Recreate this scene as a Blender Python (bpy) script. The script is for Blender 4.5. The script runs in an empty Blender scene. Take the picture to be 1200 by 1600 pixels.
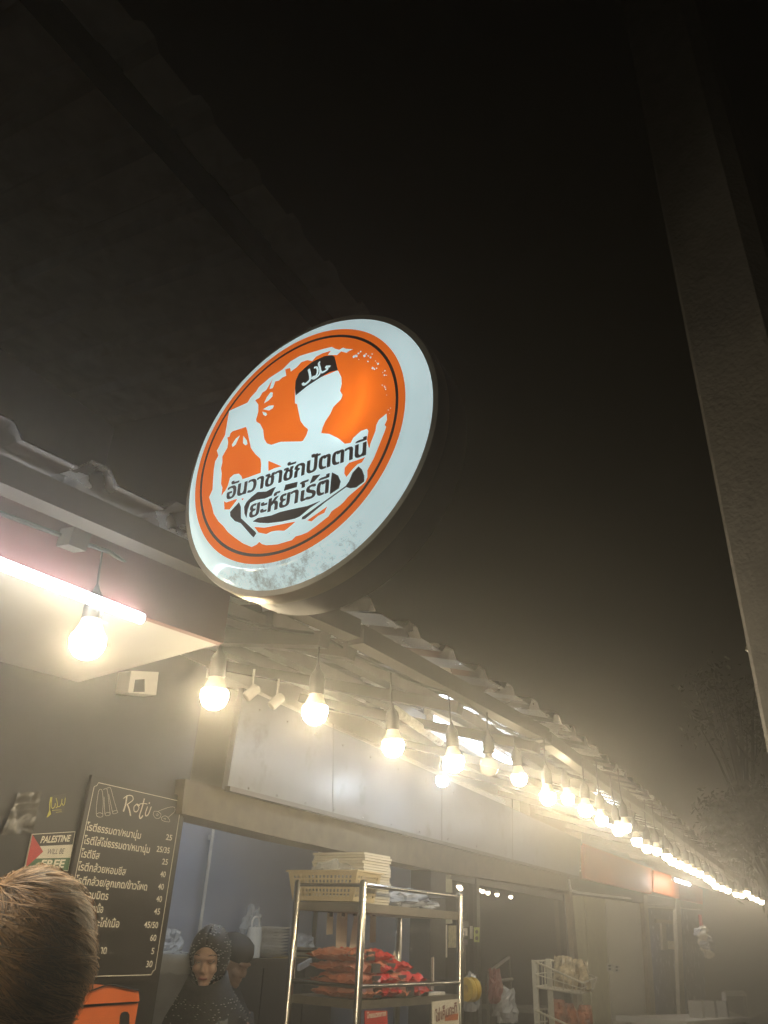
import bpy, math, random
import numpy as np
from mathutils import Vector, Matrix, noise
from mathutils.geometry import delaunay_2d_cdt
random.seed(7)
sc = bpy.context.scene
COL = sc.collection
rad = math.radians

# ------------------------------------------------------------------ camera
CAM = Vector((0.0, 0.0, 1.6))
FPX = 1202.0
AX = Matrix(((0.43257968, -0.44890267, -0.78189591),
             (-0.90070808, -0.1766957, -0.39686721),
             (0.03999711, 0.87593665, -0.48076523)))      # camera axes -> world
cd = bpy.data.cameras.new('camera')
cam = bpy.data.objects.new('camera', cd); COL.objects.link(cam)
cam.matrix_world = Matrix.Translation(CAM) @ AX.to_4x4()
cd.sensor_fit = 'VERTICAL'; cd.sensor_height = 36.0; cd.lens = 36.0 * FPX / 1600.0
cd.clip_start = 0.05; cd.clip_end = 500
sc.camera = cam

# ------------------------------------------------------------------ night sky
world = bpy.data.worlds.new('World'); sc.world = world; world.use_nodes = True
nt = world.node_tree; bg = nt.nodes['Background']
sky = nt.nodes.new('ShaderNodeTexSky'); sky.sky_type = 'NISHITA'; sky.sun_disc = False
sky.sun_elevation = rad(-9); sky.sun_rotation = rad(200)
nt.links.new(sky.outputs[0], bg.inputs[0]); bg.inputs[1].default_value = 0.004

# ------------------------------------------------------------------ exposure
sc.view_settings.view_transform = 'Standard'; sc.view_settings.look = 'None'
sc.view_settings.exposure = 0.0; sc.view_settings.gamma = 1.0
cy = sc.cycles
cy.use_denoising = True; cy.max_bounces = 6; cy.diffuse_bounces = 3; cy.glossy_bounces = 3
cy.transmission_bounces = 4; cy.transparent_max_bounces = 12; cy.volume_bounces = 0
cy.sample_clamp_indirect = 3.0; cy.sample_clamp_direct = 0.0; cy.use_light_tree = True
cy.caustics_reflective = False; cy.caustics_refractive = False
BULB_E = 215.0      # emission of a warm globe
TUBE_E = 40.0       # emission of a fluorescent tube
HAZE_D = 0.065       # haze density per metre; carries the lens bloom too

# ------------------------------------------------------------------ rays of the photograph
def ray(px, py):
    return AX @ Vector(((px - 600) / FPX, -(py - 800) / FPX, -1.0))
def PD(px, py, d): return CAM + ray(px, py) * d
def PZ(px, py, z): r = ray(px, py); return CAM + r * (z / r.z)
def PY(px, py, y): r = ray(px, py); return CAM + r * (y / r.y)
def PX(px, py, x): r = ray(px, py); return CAM + r * (x / r.x)
FA = rad(2.5)
FU = Vector((math.cos(FA), -math.sin(FA), 0)); FN = Vector((-math.sin(FA), -math.cos(FA), 0))
FP0 = Vector((2.9, 2.2, 0)); UP = Vector((0, 0, 1))
def PP(px, py, p0, n):
    r = ray(px, py); return CAM + r * ((p0 - CAM).dot(n) / r.dot(n))
def F(px, py, off=0.0): return PP(px, py, FP0 + FN * off, FN)
def FS(s, z, off=0.0): return FP0 + FU * s + FN * off + UP * z     # facade coordinates (s along, z absolute)
def fsz(p): d = p - FP0; return d.dot(FU), p.z

# ------------------------------------------------------------------ mesh helpers
ORG = {}
class MB:
    def __init__(s): s.v = []; s.f = []; s.m = []; s.cur = 0
    def face(s, idx): s.f.append(tuple(idx)); s.m.append(s.cur)
    def add(s, vs, fs):
        b = len(s.v); s.v += [Vector(v) for v in vs]
        for f in fs: s.face([b + i for i in f])
        return s
    def box(s, c, size, R=None):
        c = Vector(c); h = [x / 2 for x in size]; R = R or Matrix.Identity(3)
        vs = [c + R @ Vector((x * h[0], y * h[1], z * h[2])) for x in (-1, 1) for y in (-1, 1) for z in (-1, 1)]
        return s.add(vs, [(0, 1, 3, 2), (4, 6, 7, 5), (0, 4, 5, 1), (2, 3, 7, 6), (0, 2, 6, 4), (1, 5, 7, 3)])
    def bar(s, a, b, w, h, up=UP):
        a = Vector(a); b = Vector(b); d = (b - a); L = d.length; d.normalize()
        x = d.cross(up)
        if x.length < 1e-4: x = d.cross(Vector((1, 0, 0)))
        x.normalize(); y = x.cross(d).normalized()
        R = Matrix((d, x, y)).transposed()
        return s.box((a + b) / 2, (L, w, h), R)
    def prism(s, pts, vec):
        pts = [Vector(p) for p in pts]; n = len(pts); vec = Vector(vec)
        nor = Vector((0, 0, 0))
        for i in range(n): nor += pts[i].cross(pts[(i + 1) % n])
        if nor.dot(vec) > 0: pts.reverse()
        b = len(s.v); s.v += pts + [p + vec for p in pts]
        s.face([b + i for i in range(n)]); s.face([b + n + i for i in reversed(range(n))])
        for i in range(n):
            j = (i + 1) % n; s.face((b + j, b + i, b + n + i, b + n + j))
        return s
    def tube(s, path, r, n=8, caps=True):
        path = [Vector(p) for p in path]; k = len(path)
        rs = r if isinstance(r, (list, tuple)) else [r] * k
        b = len(s.v); prev = None
        for i, p in enumerate(path):
            t = (path[min(i + 1, k - 1)] - path[max(i - 1, 0)]).normalized()
            if prev is None:
                a = t.orthogonal().normalized()
            else:
                a = (prev - t * prev.dot(t))
                a = a.normalized() if a.length > 1e-6 else t.orthogonal().normalized()
            prev = a; c = t.cross(a)
            for j in range(n):
                q = 2 * math.pi * j / n
                s.v.append(p + (a * math.cos(q) + c * math.sin(q)) * rs[i])
        for i in range(k - 1):
            for j in range(n):
                j2 = (j + 1) % n
                s.face((b + i * n + j, b + i * n + j2, b + (i + 1) * n + j2, b + (i + 1) * n + j))
        if caps:
            s.face([b + j for j in reversed(range(n))]); s.face([b + (k - 1) * n + j for j in range(n)])
        return s
    def lathe(s, prof, o, R=None, n=20, caps=True):
        o = Vector(o); R = R or Matrix.Identity(3); b = len(s.v); k = len(prof)
        for r, h in prof:
            for j in range(n):
                q = 2 * math.pi * j / n
                s.v.append(o + R @ Vector((r * math.cos(q), r * math.sin(q), h)))
        for i in range(k - 1):
            for j in range(n):
                j2 = (j + 1) % n
                s.face((b + i * n + j, b + i * n + j2, b + (i + 1) * n + j2, b + (i + 1) * n + j))
        if caps:
            if prof[0][0] > 1e-5: s.face([b + j for j in reversed(range(n))])
            if prof[-1][0] > 1e-5: s.face([b + (k - 1) * n + j for j in range(n)])
        return s
    def ball(s, c, r, n=16, m=10, R=None):
        r = (r, r, r) if isinstance(r, (int, float)) else r
        c = Vector(c); R = R or Matrix.Identity(3); b = len(s.v)
        for i in range(m + 1):
            t = math.pi * i / m
            for j in range(n):
                q = 2 * math.pi * j / n
                s.v.append(c + R @ Vector((r[0] * math.sin(t) * math.cos(q), r[1] * math.sin(t) * math.sin(q), -r[2] * math.cos(t))))
        for i in range(m):
            for j in range(n):
                j2 = (j + 1) % n
                s.face((b + i * n + j, b + i * n + j2, b + (i + 1) * n + j2, b + (i + 1) * n + j))
        return s
    def sheet(s, grid):
        h = len(grid); w = len(grid[0]); b = len(s.v)
        for row in grid: s.v += [Vector(p) for p in row]
        for i in range(h - 1):
            for j in range(w - 1):
                s.face((b + i * w + j, b + i * w + j + 1, b + (i + 1) * w + j + 1, b + (i + 1) * w + j))
        return s
    def ribbon(s, pts, w, nor, t):
        """a stroke of width w (number or list) lying in the plane with normal nor, thickness t"""
        pts = [Vector(p) for p in pts]; k = len(pts)
        ws = w if isinstance(w, (list, tuple)) else [w] * k
        nor = Vector(nor).normalized(); L = []; Rr = []
        for i, p in enumerate(pts):
            d = (pts[min(i + 1, k - 1)] - pts[max(i - 1, 0)]).normalized()
            x = d.cross(nor).normalized() * ws[i] / 2
            L.append(p + x); Rr.append(p - x)
        b = len(s.v)
        for i in range(k):
            s.v += [L[i], Rr[i], L[i] + nor * t, Rr[i] + nor * t]
        for i in range(k - 1):
            a = b + 4 * i; c = a + 4
            s.face((a + 2, a + 3, c + 3, c + 2)); s.face((a, a + 2, c + 2, c)); s.face((a + 1, c + 1, c + 3, a + 3))
        s.face((b, b + 1, b + 3, b + 2)); e = b + 4 * (k - 1); s.face((e, e + 2, e + 3, e + 1))
        return s
    def build(s, name, mat=None, parent=None, smooth=False, auto=None):
        if parent is not None: o0 = ORG[parent]
        else:
            xs = [v.x for v in s.v]; ys = [v.y for v in s.v]; zs = [v.z for v in s.v]
            o0 = Vector(((min(xs) + max(xs)) / 2, (min(ys) + max(ys)) / 2, min(zs)))
        me = bpy.data.meshes.new(name)
        me.from_pydata([tuple(v - o0) for v in s.v], [], s.f)
        mats = mat if isinstance(mat, (list, tuple)) else [mat]
        for m_ in mats: me.materials.append(m_)
        if len(mats) > 1: me.polygons.foreach_set('material_index', s.m)
        if smooth or auto:
            me.polygons.foreach_set('use_smooth', [True] * len(me.polygons))
            if auto: me.set_sharp_from_angle(angle=rad(auto))
        me.update()
        o = bpy.data.objects.new(name, me); COL.objects.link(o)
        if parent is not None: o.parent = parent
        else: o.location = o0
        ORG[o] = o0.copy()
        return o
def tag(o, label, cat, group=None):
    o['label'] = label; o['category'] = cat
    if group: o['group'] = group
    return o
def thing(name, label, cat, loc, group=None):
    o = bpy.data.objects.new(name, None); COL.objects.link(o); o.empty_display_size = 0.1
    o.location = loc; ORG[o] = Vector(loc)
    return tag(o, label, cat, group)
def struct(o, kind='structure'): o['kind'] = kind; return o
def dup(root, loc=None, label=None):
    r = root.copy(); COL.objects.link(r)
    if loc is not None: r.location = loc
    if label: r['label'] = label
    for ch in list(root.children):
        c = ch.copy(); COL.objects.link(c); c.parent = r
        for g in ch.children:
            d = g.copy(); COL.objects.link(d); d.parent = c
    return r
def smoothpath(pts, n=6):
    pts = [Vector(p) for p in pts]; out = []
    for i in range(len(pts) - 1):
        p0 = pts[max(i - 1, 0)]; p1 = pts[i]; p2 = pts[i + 1]; p3 = pts[min(i + 2, len(pts) - 1)]
        for k in range(n):
            t = k / n
            out.append(0.5 * ((2 * p1) + (p2 - p0) * t + (2 * p0 - 5 * p1 + 4 * p2 - p3) * t * t + (3 * p1 - p0 - 3 * p2 + p3) * t ** 3))
    out.append(pts[-1]); return out

# ------------------------------------------------------------------ materials
def lin(r, g, b):
    f = lambda c: ((c / 255) / 12.92) if c / 255 <= 0.04045 else ((c / 255 + 0.055) / 1.055) ** 2.4
    return (f(r), f(g), f(b))
MATS = {}
def mat(name, col, rough=0.6, metal=0.0, var=0.25, scale=9.0, bump=0.0, bscale=60.0, dirt=None, dscale=4.0, dthr=0.55, spec=0.5, trans=0.0, alpha=1.0, ior=1.45):
    if name in MATS: return MATS[name]
    m = bpy.data.materials.new(name); m.use_nodes = True; MATS[name] = m
    n = m.node_tree.nodes; l = m.node_tree.links; b = n['Principled BSDF']
    tc = n.new('ShaderNodeTexCoord')
    ns = n.new('ShaderNodeTexNoise'); ns.inputs['Scale'].default_value = scale; ns.inputs['Detail'].default_value = 5
    l.new(tc.outputs['Object'], ns.inputs['Vector'])
    rp = n.new('ShaderNodeValToRGB')
    rp.color_ramp.elements[0].position = 0.3; rp.color_ramp.elements[1].position = 0.7
    rp.color_ramp.elements[0].color = tuple(c * (1 - var) for c in col) + (1,)
    rp.color_ramp.elements[1].color = tuple(min(1, c * (1 + var * 0.6)) for c in col) + (1,)
    l.new(ns.outputs['Fac'], rp.inputs['Fac']); out = rp.outputs['Color']
    if dirt:
        dn = n.new('ShaderNodeTexNoise'); dn.inputs['Scale'].default_value = dscale; dn.inputs['Detail'].default_value = 9; dn.inputs['Roughness'].default_value = 0.7
        l.new(tc.outputs['Object'], dn.inputs['Vector'])
        dr = n.new('ShaderNodeValToRGB'); dr.color_ramp.elements[0].position = dthr; dr.color_ramp.elements[1].position = dthr + 0.18
        l.new(dn.outputs['Fac'], dr.inputs['Fac'])
        mx = n.new('ShaderNodeMix'); mx.data_type = 'RGBA'
        l.new(dr.outputs['Color'], mx.inputs['Factor']); l.new(out, mx.inputs[6]); mx.inputs[7].default_value = tuple(dirt) + (1,)
        out = mx.outputs[2]
    l.new(out, b.inputs['Base Color'])
    mr = n.new('ShaderNodeMapRange'); mr.inputs['To Min'].default_value = max(0, rough - 0.1); mr.inputs['To Max'].default_value = min(1, rough + 0.1)
    l.new(ns.outputs['Fac'], mr.inputs['Value']); l.new(mr.outputs['Result'], b.inputs['Roughness'])
    b.inputs['Metallic'].default_value = metal; b.inputs['Specular IOR Level'].default_value = spec
    b.inputs['Transmission Weight'].default_value = trans; b.inputs['Alpha'].default_value = alpha; b.inputs['IOR'].default_value = ior
    if bump:
        bn = n.new('ShaderNodeTexNoise'); bn.inputs['Scale'].default_value = bscale; bn.inputs['Detail'].default_value = 6
        l.new(tc.outputs['Object'], bn.inputs['Vector'])
        bp = n.new('ShaderNodeBump'); bp.inputs['Strength'].default_value = bump; bp.inputs['Distance'].default_value = 0.01
        l.new(bn.outputs['Fac'], bp.inputs['Height']); l.new(bp.outputs['Normal'], b.inputs['Normal'])
    return m
def glow(name, col, strength):
    m = bpy.data.materials.new(name); m.use_nodes = True; MATS[name] = m
    b = m.node_tree.nodes['Principled BSDF']; b.inputs['Base Color'].default_value = (.8, .8, .8, 1)
    b.inputs['Emission Color'].default_value = tuple(col) + (1,); b.inputs['Emission Strength'].default_value = strength
    return m
def plastic_film(name, tint, thin=0.35):
    """clear wrinkled plastic: mostly see-through, with sharp glints"""
    m = bpy.data.materials.new(name); m.use_nodes = True; n = m.node_tree.nodes; l = m.node_tree.links
    n.remove(n['Principled BSDF']); out = n['Material Output']
    tr = n.new('ShaderNodeBsdfTransparent'); tr.inputs[0].default_value = (.95, .95, .95, 1)
    pr = n.new('ShaderNodeBsdfPrincipled'); pr.inputs['Base Color'].default_value = tuple(tint) + (1,); pr.inputs['Roughness'].default_value = .15
    mx = n.new('ShaderNodeMixShader')
    tc = n.new('ShaderNodeTexCoord'); ns = n.new('ShaderNodeTexNoise'); ns.inputs['Scale'].default_value = 30
    l.new(tc.outputs['Object'], ns.inputs['Vector'])
    bp = n.new('ShaderNodeBump'); bp.inputs['Strength'].default_value = .6; l.new(ns.outputs['Fac'], bp.inputs['Height']); l.new(bp.outputs['Normal'], pr.inputs['Normal'])
    mx.inputs[0].default_value = thin
    l.new(tr.outputs[0], mx.inputs[1]); l.new(pr.outputs[0], mx.inputs[2]); l.new(mx.outputs[0], out.inputs['Surface'])
    return m
def translucent(name, col, dirt=None, gloss=0.04):
    """back-lit acrylic: passes the light of the lamps in the box behind it"""
    m = bpy.data.materials.new(name); m.use_nodes = True; n = m.node_tree.nodes; l = m.node_tree.links
    n.remove(n['Principled BSDF']); out = n['Material Output']
    tc = n.new('ShaderNodeTexCoord'); ns = n.new('ShaderNodeTexNoise'); ns.inputs['Scale'].default_value = 5; ns.inputs['Detail'].default_value = 6
    l.new(tc.outputs['Object'], ns.inputs['Vector'])
    rp = n.new('ShaderNodeValToRGB'); rp.color_ramp.elements[0].color = tuple(c * .9 for c in col) + (1,); rp.color_ramp.elements[1].color = tuple(col) + (1,)
    rp.color_ramp.elements[0].position = .35; rp.color_ramp.elements[1].position = .6
    l.new(ns.outputs['Fac'], rp.inputs['Fac']); c = rp.outputs['Color']
    if dirt:
        # grime gathered along the lower rim: stains with a shape of their own
        sp = n.new('ShaderNodeSeparateXYZ'); l.new(tc.outputs['Object'], sp.inputs[0])
        dn = n.new('ShaderNodeTexNoise'); dn.inputs['Scale'].default_value = 30; dn.inputs['Detail'].default_value = 12; dn.inputs['Roughness'].default_value = .85
        l.new(tc.outputs['Object'], dn.inputs['Vector'])
        mr = n.new('ShaderNodeMapRange'); mr.inputs['From Min'].default_value = .24; mr.inputs['From Max'].default_value = .01
        mr.inputs['To Min'].default_value = -.32; mr.inputs['To Max'].default_value = .07
        l.new(sp.outputs['Z'], mr.inputs['Value'])
        ad = n.new('ShaderNodeMath'); l.new(dn.outputs['Fac'], ad.inputs[0]); l.new(mr.outputs[0], ad.inputs[1])
        r2 = n.new('ShaderNodeValToRGB'); r2.color_ramp.elements[0].position = .5; r2.color_ramp.elements[1].position = .72
        l.new(ad.outputs[0], r2.inputs['Fac'])
        mx = n.new('ShaderNodeMix'); mx.data_type = 'RGBA'; l.new(r2.outputs['Color'], mx.inputs['Factor']); l.new(c, mx.inputs[6]); mx.inputs[7].default_value = tuple(dirt) + (1,)
        c = mx.outputs[2]
    tl = n.new('ShaderNodeBsdfTranslucent'); l.new(c, tl.inputs[0])
    df = n.new('ShaderNodeBsdfDiffuse'); l.new(c, df.inputs[0])
    m1 = n.new('ShaderNodeMixShader'); m1.inputs[0].default_value = .22; l.new(tl.outputs[0], m1.inputs[1]); l.new(df.outputs[0], m1.inputs[2])
    gl = n.new('ShaderNodeBsdfGlossy'); gl.inputs['Roughness'].default_value = .12
    m2 = n.new('ShaderNodeMixShader'); m2.inputs[0].default_value = gloss; l.new(m1.outputs[0], m2.inputs[1]); l.new(gl.outputs[0], m2.inputs[2])
    em = n.new('ShaderNodeEmission'); l.new(c, em.inputs[0]); em.inputs[1].default_value = .36
    sm = n.new('ShaderNodeAddShader'); l.new(m2.outputs[0], sm.inputs[0]); l.new(em.outputs[0], sm.inputs[1])
    l.new(sm.outputs[0], out.inputs['Surface']); MATS[name] = m
    return m
def text_mesh(mb, body, o, ax, ay, nor, width=None, size=1.0, t=0.001, bold=0.0, spacing=1.0, xs=1.0):
    """lettering laid on a surface: o baseline start, ax / ay unit-ish directions (world), width = wanted length along ax"""
    c = bpy.data.curves.new('lettering', 'FONT'); c.body = body; c.resolution_u = 3; c.offset = bold; c.space_character = spacing
    ob = bpy.data.objects.new('lettering', c); COL.objects.link(ob); bpy.context.view_layer.update()
    me = bpy.data.meshes.new_from_object(ob.evaluated_get(bpy.context.evaluated_depsgraph_get()))
    bpy.data.objects.remove(ob); bpy.data.curves.remove(c)
    x0 = min(v.co.x for v in me.vertices); x1 = max(v.co.x for v in me.vertices)
    ax = Vector(ax); ay = Vector(ay); nor = Vector(nor).normalized()
    sx = (width / (x1 - x0)) if width else size * xs
    vs = [Vector(o) + ax * ((v.co.x - x0) * sx) + ay * (v.co.y * size) + nor * t for v in me.vertices]
    fs = []
    for p in me.polygons:
        f = list(p.vertices)
        a, b, d = vs[f[0]], vs[f[1]], vs[f[2]]
        if (b - a).cross(d - a).dot(nor) < 0: f.reverse()
        fs.append(f)
    mb.add(vs, fs); bpy.data.meshes.remove(me)
    return mb

M_steel = mat('stainless_steel', (.55, .53, .5), .22, 1.0, var=.15)
M_dark = mat('dark_panel', (.018, .018, .019), .42, var=.35, bump=.12, bscale=25, dirt=(.04, .037, .03), dthr=.6)
M_black = mat('black_plastic', (.012, .012, .013), .4)
M_whitepl = mat('white_plastic', (.75, .74, .7), .4, var=.08)
M_white = mat('white_paint', (.72, .72, .70), .45, var=.12, dirt=(.35, .32, .27), dscale=3, dthr=.62)
M_letter = mat('cream_lettering', (.78, .74, .62), .6, var=.06)
M_beige = mat('beige_plastic', (.66, .55, .34), .45, var=.1)
M_wood = mat('beam_paint', (.15, .125, .08), .55, var=.3, scale=14, dirt=(.12, .09, .06), dthr=.6, bump=.15)
M_blue = mat('blue_grey_wall', (.30, .335, .42), .5, var=.10, scale=3)
M_orange = mat('orange_plastic', (.62, .14, .035), .38, var=.15)
M_paper = mat('paper', (.72, .68, .58), .8, var=.08)
M_red = mat('red_foil', (.60, .03, .03), .16, var=.3, bump=.8, bscale=28)
M_film = plastic_film('clear_plastic_film', (.75, .78, .8))
M_skin = mat('skin', (.50, .29, .19), .5, var=.1)
# ================================================================== SETTING
g = MB(); g.sheet([[(-60, -60, 0), (-60, 90, 0)], [(140, -60, 0), (140, 90, 0)]])
struct(g.build('ground', mat('asphalt', (.045, .044, .042), .85, var=.35, scale=3, bump=.4, bscale=120)))
g = MB(); g.box(FS(9, .06, .9), (30, 2.2, .12), Matrix.Rotation(-FA, 3, 'Z'))
struct(g.build('pavement', mat('concrete_paving', (.2, .19, .17), .8, var=.3, scale=5, bump=.2)))
H = CAM.z
Rz = Matrix.Rotation(-FA, 3, 'Z')

def fpoly(pxs, off=0.0): return [F(x, y, off) for x, y in pxs]
def fbox(mb, s0, s1, z0, z1, off, depth):
    """box on the shop front: outer face at off, going depth inwards"""
    mb.prism([FS(s0, z0, off), FS(s1, z0, off), FS(s1, z1, off), FS(s0, z1, off)], -FN * depth); return mb
def S(px, py): return fsz(F(px, py))[0]

# ---- near shop
shop = thing('roti_shop', 'open fronted roti shop with dark menu wall, beige header beam and blue grey back wall', 'shop', FS(1.3, .12))
s_open0 = S(284, 1300); s_open1 = S(668, 1420); s_door0 = S(692, 1420); s_door1 = S(888, 1420)
m = MB(); fbox(m, -5.0, s_open0, .12, 2.62, 0, .1)
m.build('wall', M_dark, shop)
m = MB(); fbox(m, -1.30, -1.275, .12, 2.6, .012, .012); fbox(m, -2.4, -2.37, .12, 2.6, .012, .012)
m.build('cover_strip', mat('dark_trim', (.03, .028, .026), .4), shop)
m = MB(); fbox(m, s_open0 + .001, 7.2, F(500, 1318).z + .03, 2.62, -.115, .08); m.build('upper_wall', mat('olive_wall', (.16, .15, .11), .6, var=.2, scale=3), shop)
m = MB()
m.prism(fpoly([(290, 1217), (355, 1232), (905, 1374), (896, 1393), (694, 1363), (450, 1312), (284, 1271)], .05), -FN * .16)
m.build('header_beam', M_wood, shop)
m = MB(); fbox(m, s_open1, s_door0, .12, F(680, 1362).z, .02, .14); m.build('door_jamb', M_dark, shop)
m = MB(); fbox(m, s_open0 + .02, s_open1 + 1.2, .12, 2.7, -1.62, .06)
m.build('back_wall', M_blue, shop)
m = MB(); m.prism([FS(-2.5, 2.62, -.11), FS(3.9, 2.62, -.11), FS(3.9, 2.62, -1.75), FS(-2.5, 2.62, -1.75)], UP * .04)
m.build('inner_ceiling', M_white, shop)
m = MB(); fbox(m, s_open1 + 1.25, s_open1 + 1.31, .12, 2.6, -.16, 1.45); m.build('side_wall', M_blue, shop)
m = MB(); pA = PP(335, 1285, FP0 - FN * 1.55, FN); m.tube([pA + UP * .25, pA - UP * 1.0, pA - UP * 2.0], .011, 8)
for k in (.1, .75): m.box(pA - UP * k - FN * .01, (.03, .03, .03), Rz)
m.build('wall_pipe', mat('pvc_pipe', (.62, .62, .58), .4), shop, auto=40)

tl = thing('tube_light', 'lit fluorescent tube on the ceiling inside the open shop, above the counter', 'tube light', FS(1.2, 2.56, -.42))
m = MB(); m.tube([FS(.6, 2.56, -.42), FS(1.8, 2.56, -.42)], .013, 10); m.build('tube', glow('inside_tube', (.82, .91, 1.0), 100.0), tl, smooth=True)
m = MB(); m.bar(FS(.57, 2.595, -.42), FS(1.83, 2.595, -.42), .04, .03); m.build('batten', M_whitepl, tl)
# ---- fascia board above the opening
bd = thing('shop_signboard', 'glossy grey white vinyl panel above the shop opening, scuffed and blank', 'signboard', F(630, 1300, .07))
m = MB(); q = fpoly([(381, 1075), (355, 1232), (905, 1372), (908, 1312)], .085); m.prism(q, -FN * .03)
m.build('panel', mat('glossy_vinyl', (.25, .262, .28), .36, var=.1, scale=4, bump=.1, bscale=14, dirt=(.13, .12, .10), dscale=5, dthr=.56), bd)
for x_, (ya, yb) in {520: (1131, 1274), 690: (1196, 1317), 800: (1249, 1345)}.items():
    m = MB(); m.prism(fpoly([(x_, ya), (x_ + 1.2, ya), (x_ + 1.2, yb), (x_, yb)], .0865), -FN * .001); m.build('panel_seam', mat('seam_grey', (.16, .16, .16), .5), bd)
for k in range(12):
    for a_, b_ in (((366, 1226), (900, 1362)), ((384, 1100), (903, 1322))):
        t_ = (k + .5) / 12; m = MB(); m.ball(F(a_[0] * (1 - t_) + b_[0] * t_, a_[1] * (1 - t_) + b_[1] * t_, .086), .005, 8, 6); m.build('screw', M_steel, bd)
m = MB(); e = [F(x, y, .09) for x, y in [(355, 1232), (905, 1372)]]; m.bar(e[0], e[1], .03, .02)
m.build('lower_trim', mat('galvanised_trim', (.16, .15, .13), .5, .5), bd)

# ---- glass doors, dark, with frames
gd = thing('glass_door', 'dark tinted sliding glass doors beside the open shop counter', 'door', FS((s_door0 + s_door1) / 2, .12))
M_glass = mat('tinted_glass', (.012, .013, .014), -.085, var=.1, spec=.9)
smid = S(752, 1450)
ztop = F(790, 1378).z
for a, b in ((s_door0 + .05, smid - .03), (smid + .03, s_door1 - .05)):
    m = MB(); fbox(m, a, b, .16, ztop, -.05, .012); m.build('glass_panel', M_glass, gd)
m = MB()
for a, b in ((s_door0, s_door0 + .05), (smid - .03, smid + .03), (s_door1 - .05, s_door1 + .04)):
    fbox(m, a, b, .12, ztop, -.02, .07)
fbox(m, s_door0 + .051, smid - .031, ztop - .05, ztop, -.03, .05); fbox(m, smid + .031, s_door1 - .051, ztop - .05, ztop, -.03, .05)
m.build('door_frame', mat('dark_aluminium', (.05, .047, .043), .35, .7), gd)

# ---- wall stretch behind the corrugated panels, further shops
nb = thing('neighbour_shop', 'next shop front with pale door panels, white door and orange fascia', 'shop', FS(9, .12))
sN0 = s_door1 + .05; z_h = F(900, 1395).z
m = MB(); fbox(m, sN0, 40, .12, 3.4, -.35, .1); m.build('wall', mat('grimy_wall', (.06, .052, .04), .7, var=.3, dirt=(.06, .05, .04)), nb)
m = MB(); m.prism(fpoly([(888, 1376), (1098, 1414), (1098, 1422), (888, 1396)], .02), -FN * .2); m.build('header_beam', M_wood, nb)
for pts in ([(912, 1318), (1018, 1357), (1018, 1397), (915, 1373)], [(1021, 1359), (1060, 1372), (1060, 1404), (1021, 1393)], [(1062, 1366), (1098, 1390), (1098, 1413), (1062, 1405)]):
    m = MB(); m.prism(fpoly(pts, .06), -FN * .04); m.build('fascia_panel', mat('orange_fascia', (.80, .22, .055), .5, var=.12, scale=1.5), nb)
m = MB(); m.prism(fpoly([(908, 1300), (1100, 1382), (1100, 1392), (910, 1322)], .045), -FN * .3); m.build('upper_wall', M_wood, nb)
m = MB(); m.prism(fpoly([(890, 1398), (911, 1400), (926, 1600), (909, 1600)], -.01), -FN * .04); m.prism(fpoly([(913, 1400), (945, 1405), (955, 1600), (928, 1600)], -.02), -FN * .04)
m.build('side_panel', mat('pale_green_panel', (.60, .58, .42), .5, var=.12), nb)
m = MB(); m.prism(fpoly([(946, 1404), (1004, 1413), (1020, 1600), (957, 1600)], -.03), -FN * .05)
dr = m.build('door', mat('white_door', (.85, .83, .74), .45, var=.06), nb)
for q in ([(888, 1374), (892, 1374), (913, 1600), (907, 1600)], [(1005, 1398), (1011, 1399), (1026, 1600), (1018, 1600)], [(1056, 1403), (1063, 1404), (1072, 1600), (1064, 1600)]):
  m = MB(); m.prism(fpoly(q, .03), -FN * .05)
  m.build('front_post', mat('worn_metal_post', (.36, .31, .22), .4, .4, var=.3), nb)
m = MB()
for k in range(6):
    t0 = k / 6; t1 = (k + .8) / 6
    a = [(1011, 1392 + 27 * t0), (1055, 1399 + 22 * t0), (1055, 1399 + 22 * t1), (1011, 1392 + 27 * t1)]
    m.prism(fpoly(a, .0 + .01 * (k % 2)), -FN * .03)
m.build('roller_shutter', mat('shutter_metal', (.45, .42, .36), .35, .6), nb)
m = MB(); m.prism(fpoly([(1012, 1420), (1056, 1425), (1066, 1600), (1026, 1600)], -.28), -FN * .03); m.prism(fpoly([(1064, 1412), (1098, 1418), (1104, 1600), (1074, 1600)], -.28), -FN * .03)
m.build('window', mat('blue_grey_window', (.20, .22, .30), .25, var=.15), nb)
# things kept inside that bay
m = MB()
m.prism(fpoly([(1026, 1436), (1052, 1438), (1052, 1444), (1026, 1442)], -.2), -FN * .03); m.prism(fpoly([(1034, 1444), (1040, 1444), (1043, 1484), (1036, 1484)], -.2), -FN * .03)
m.build('window_frame', mat('brown_frame', (.2, .16, .12), .5), nb)
o = MB().prism(fpoly([(1043, 1470), (1056, 1471), (1057, 1484), (1044, 1483)], -.2), -FN * .005).build('paper_notice', M_paper)
tag(o, 'small white paper notice on the window beyond the white door', 'notice')

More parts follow.
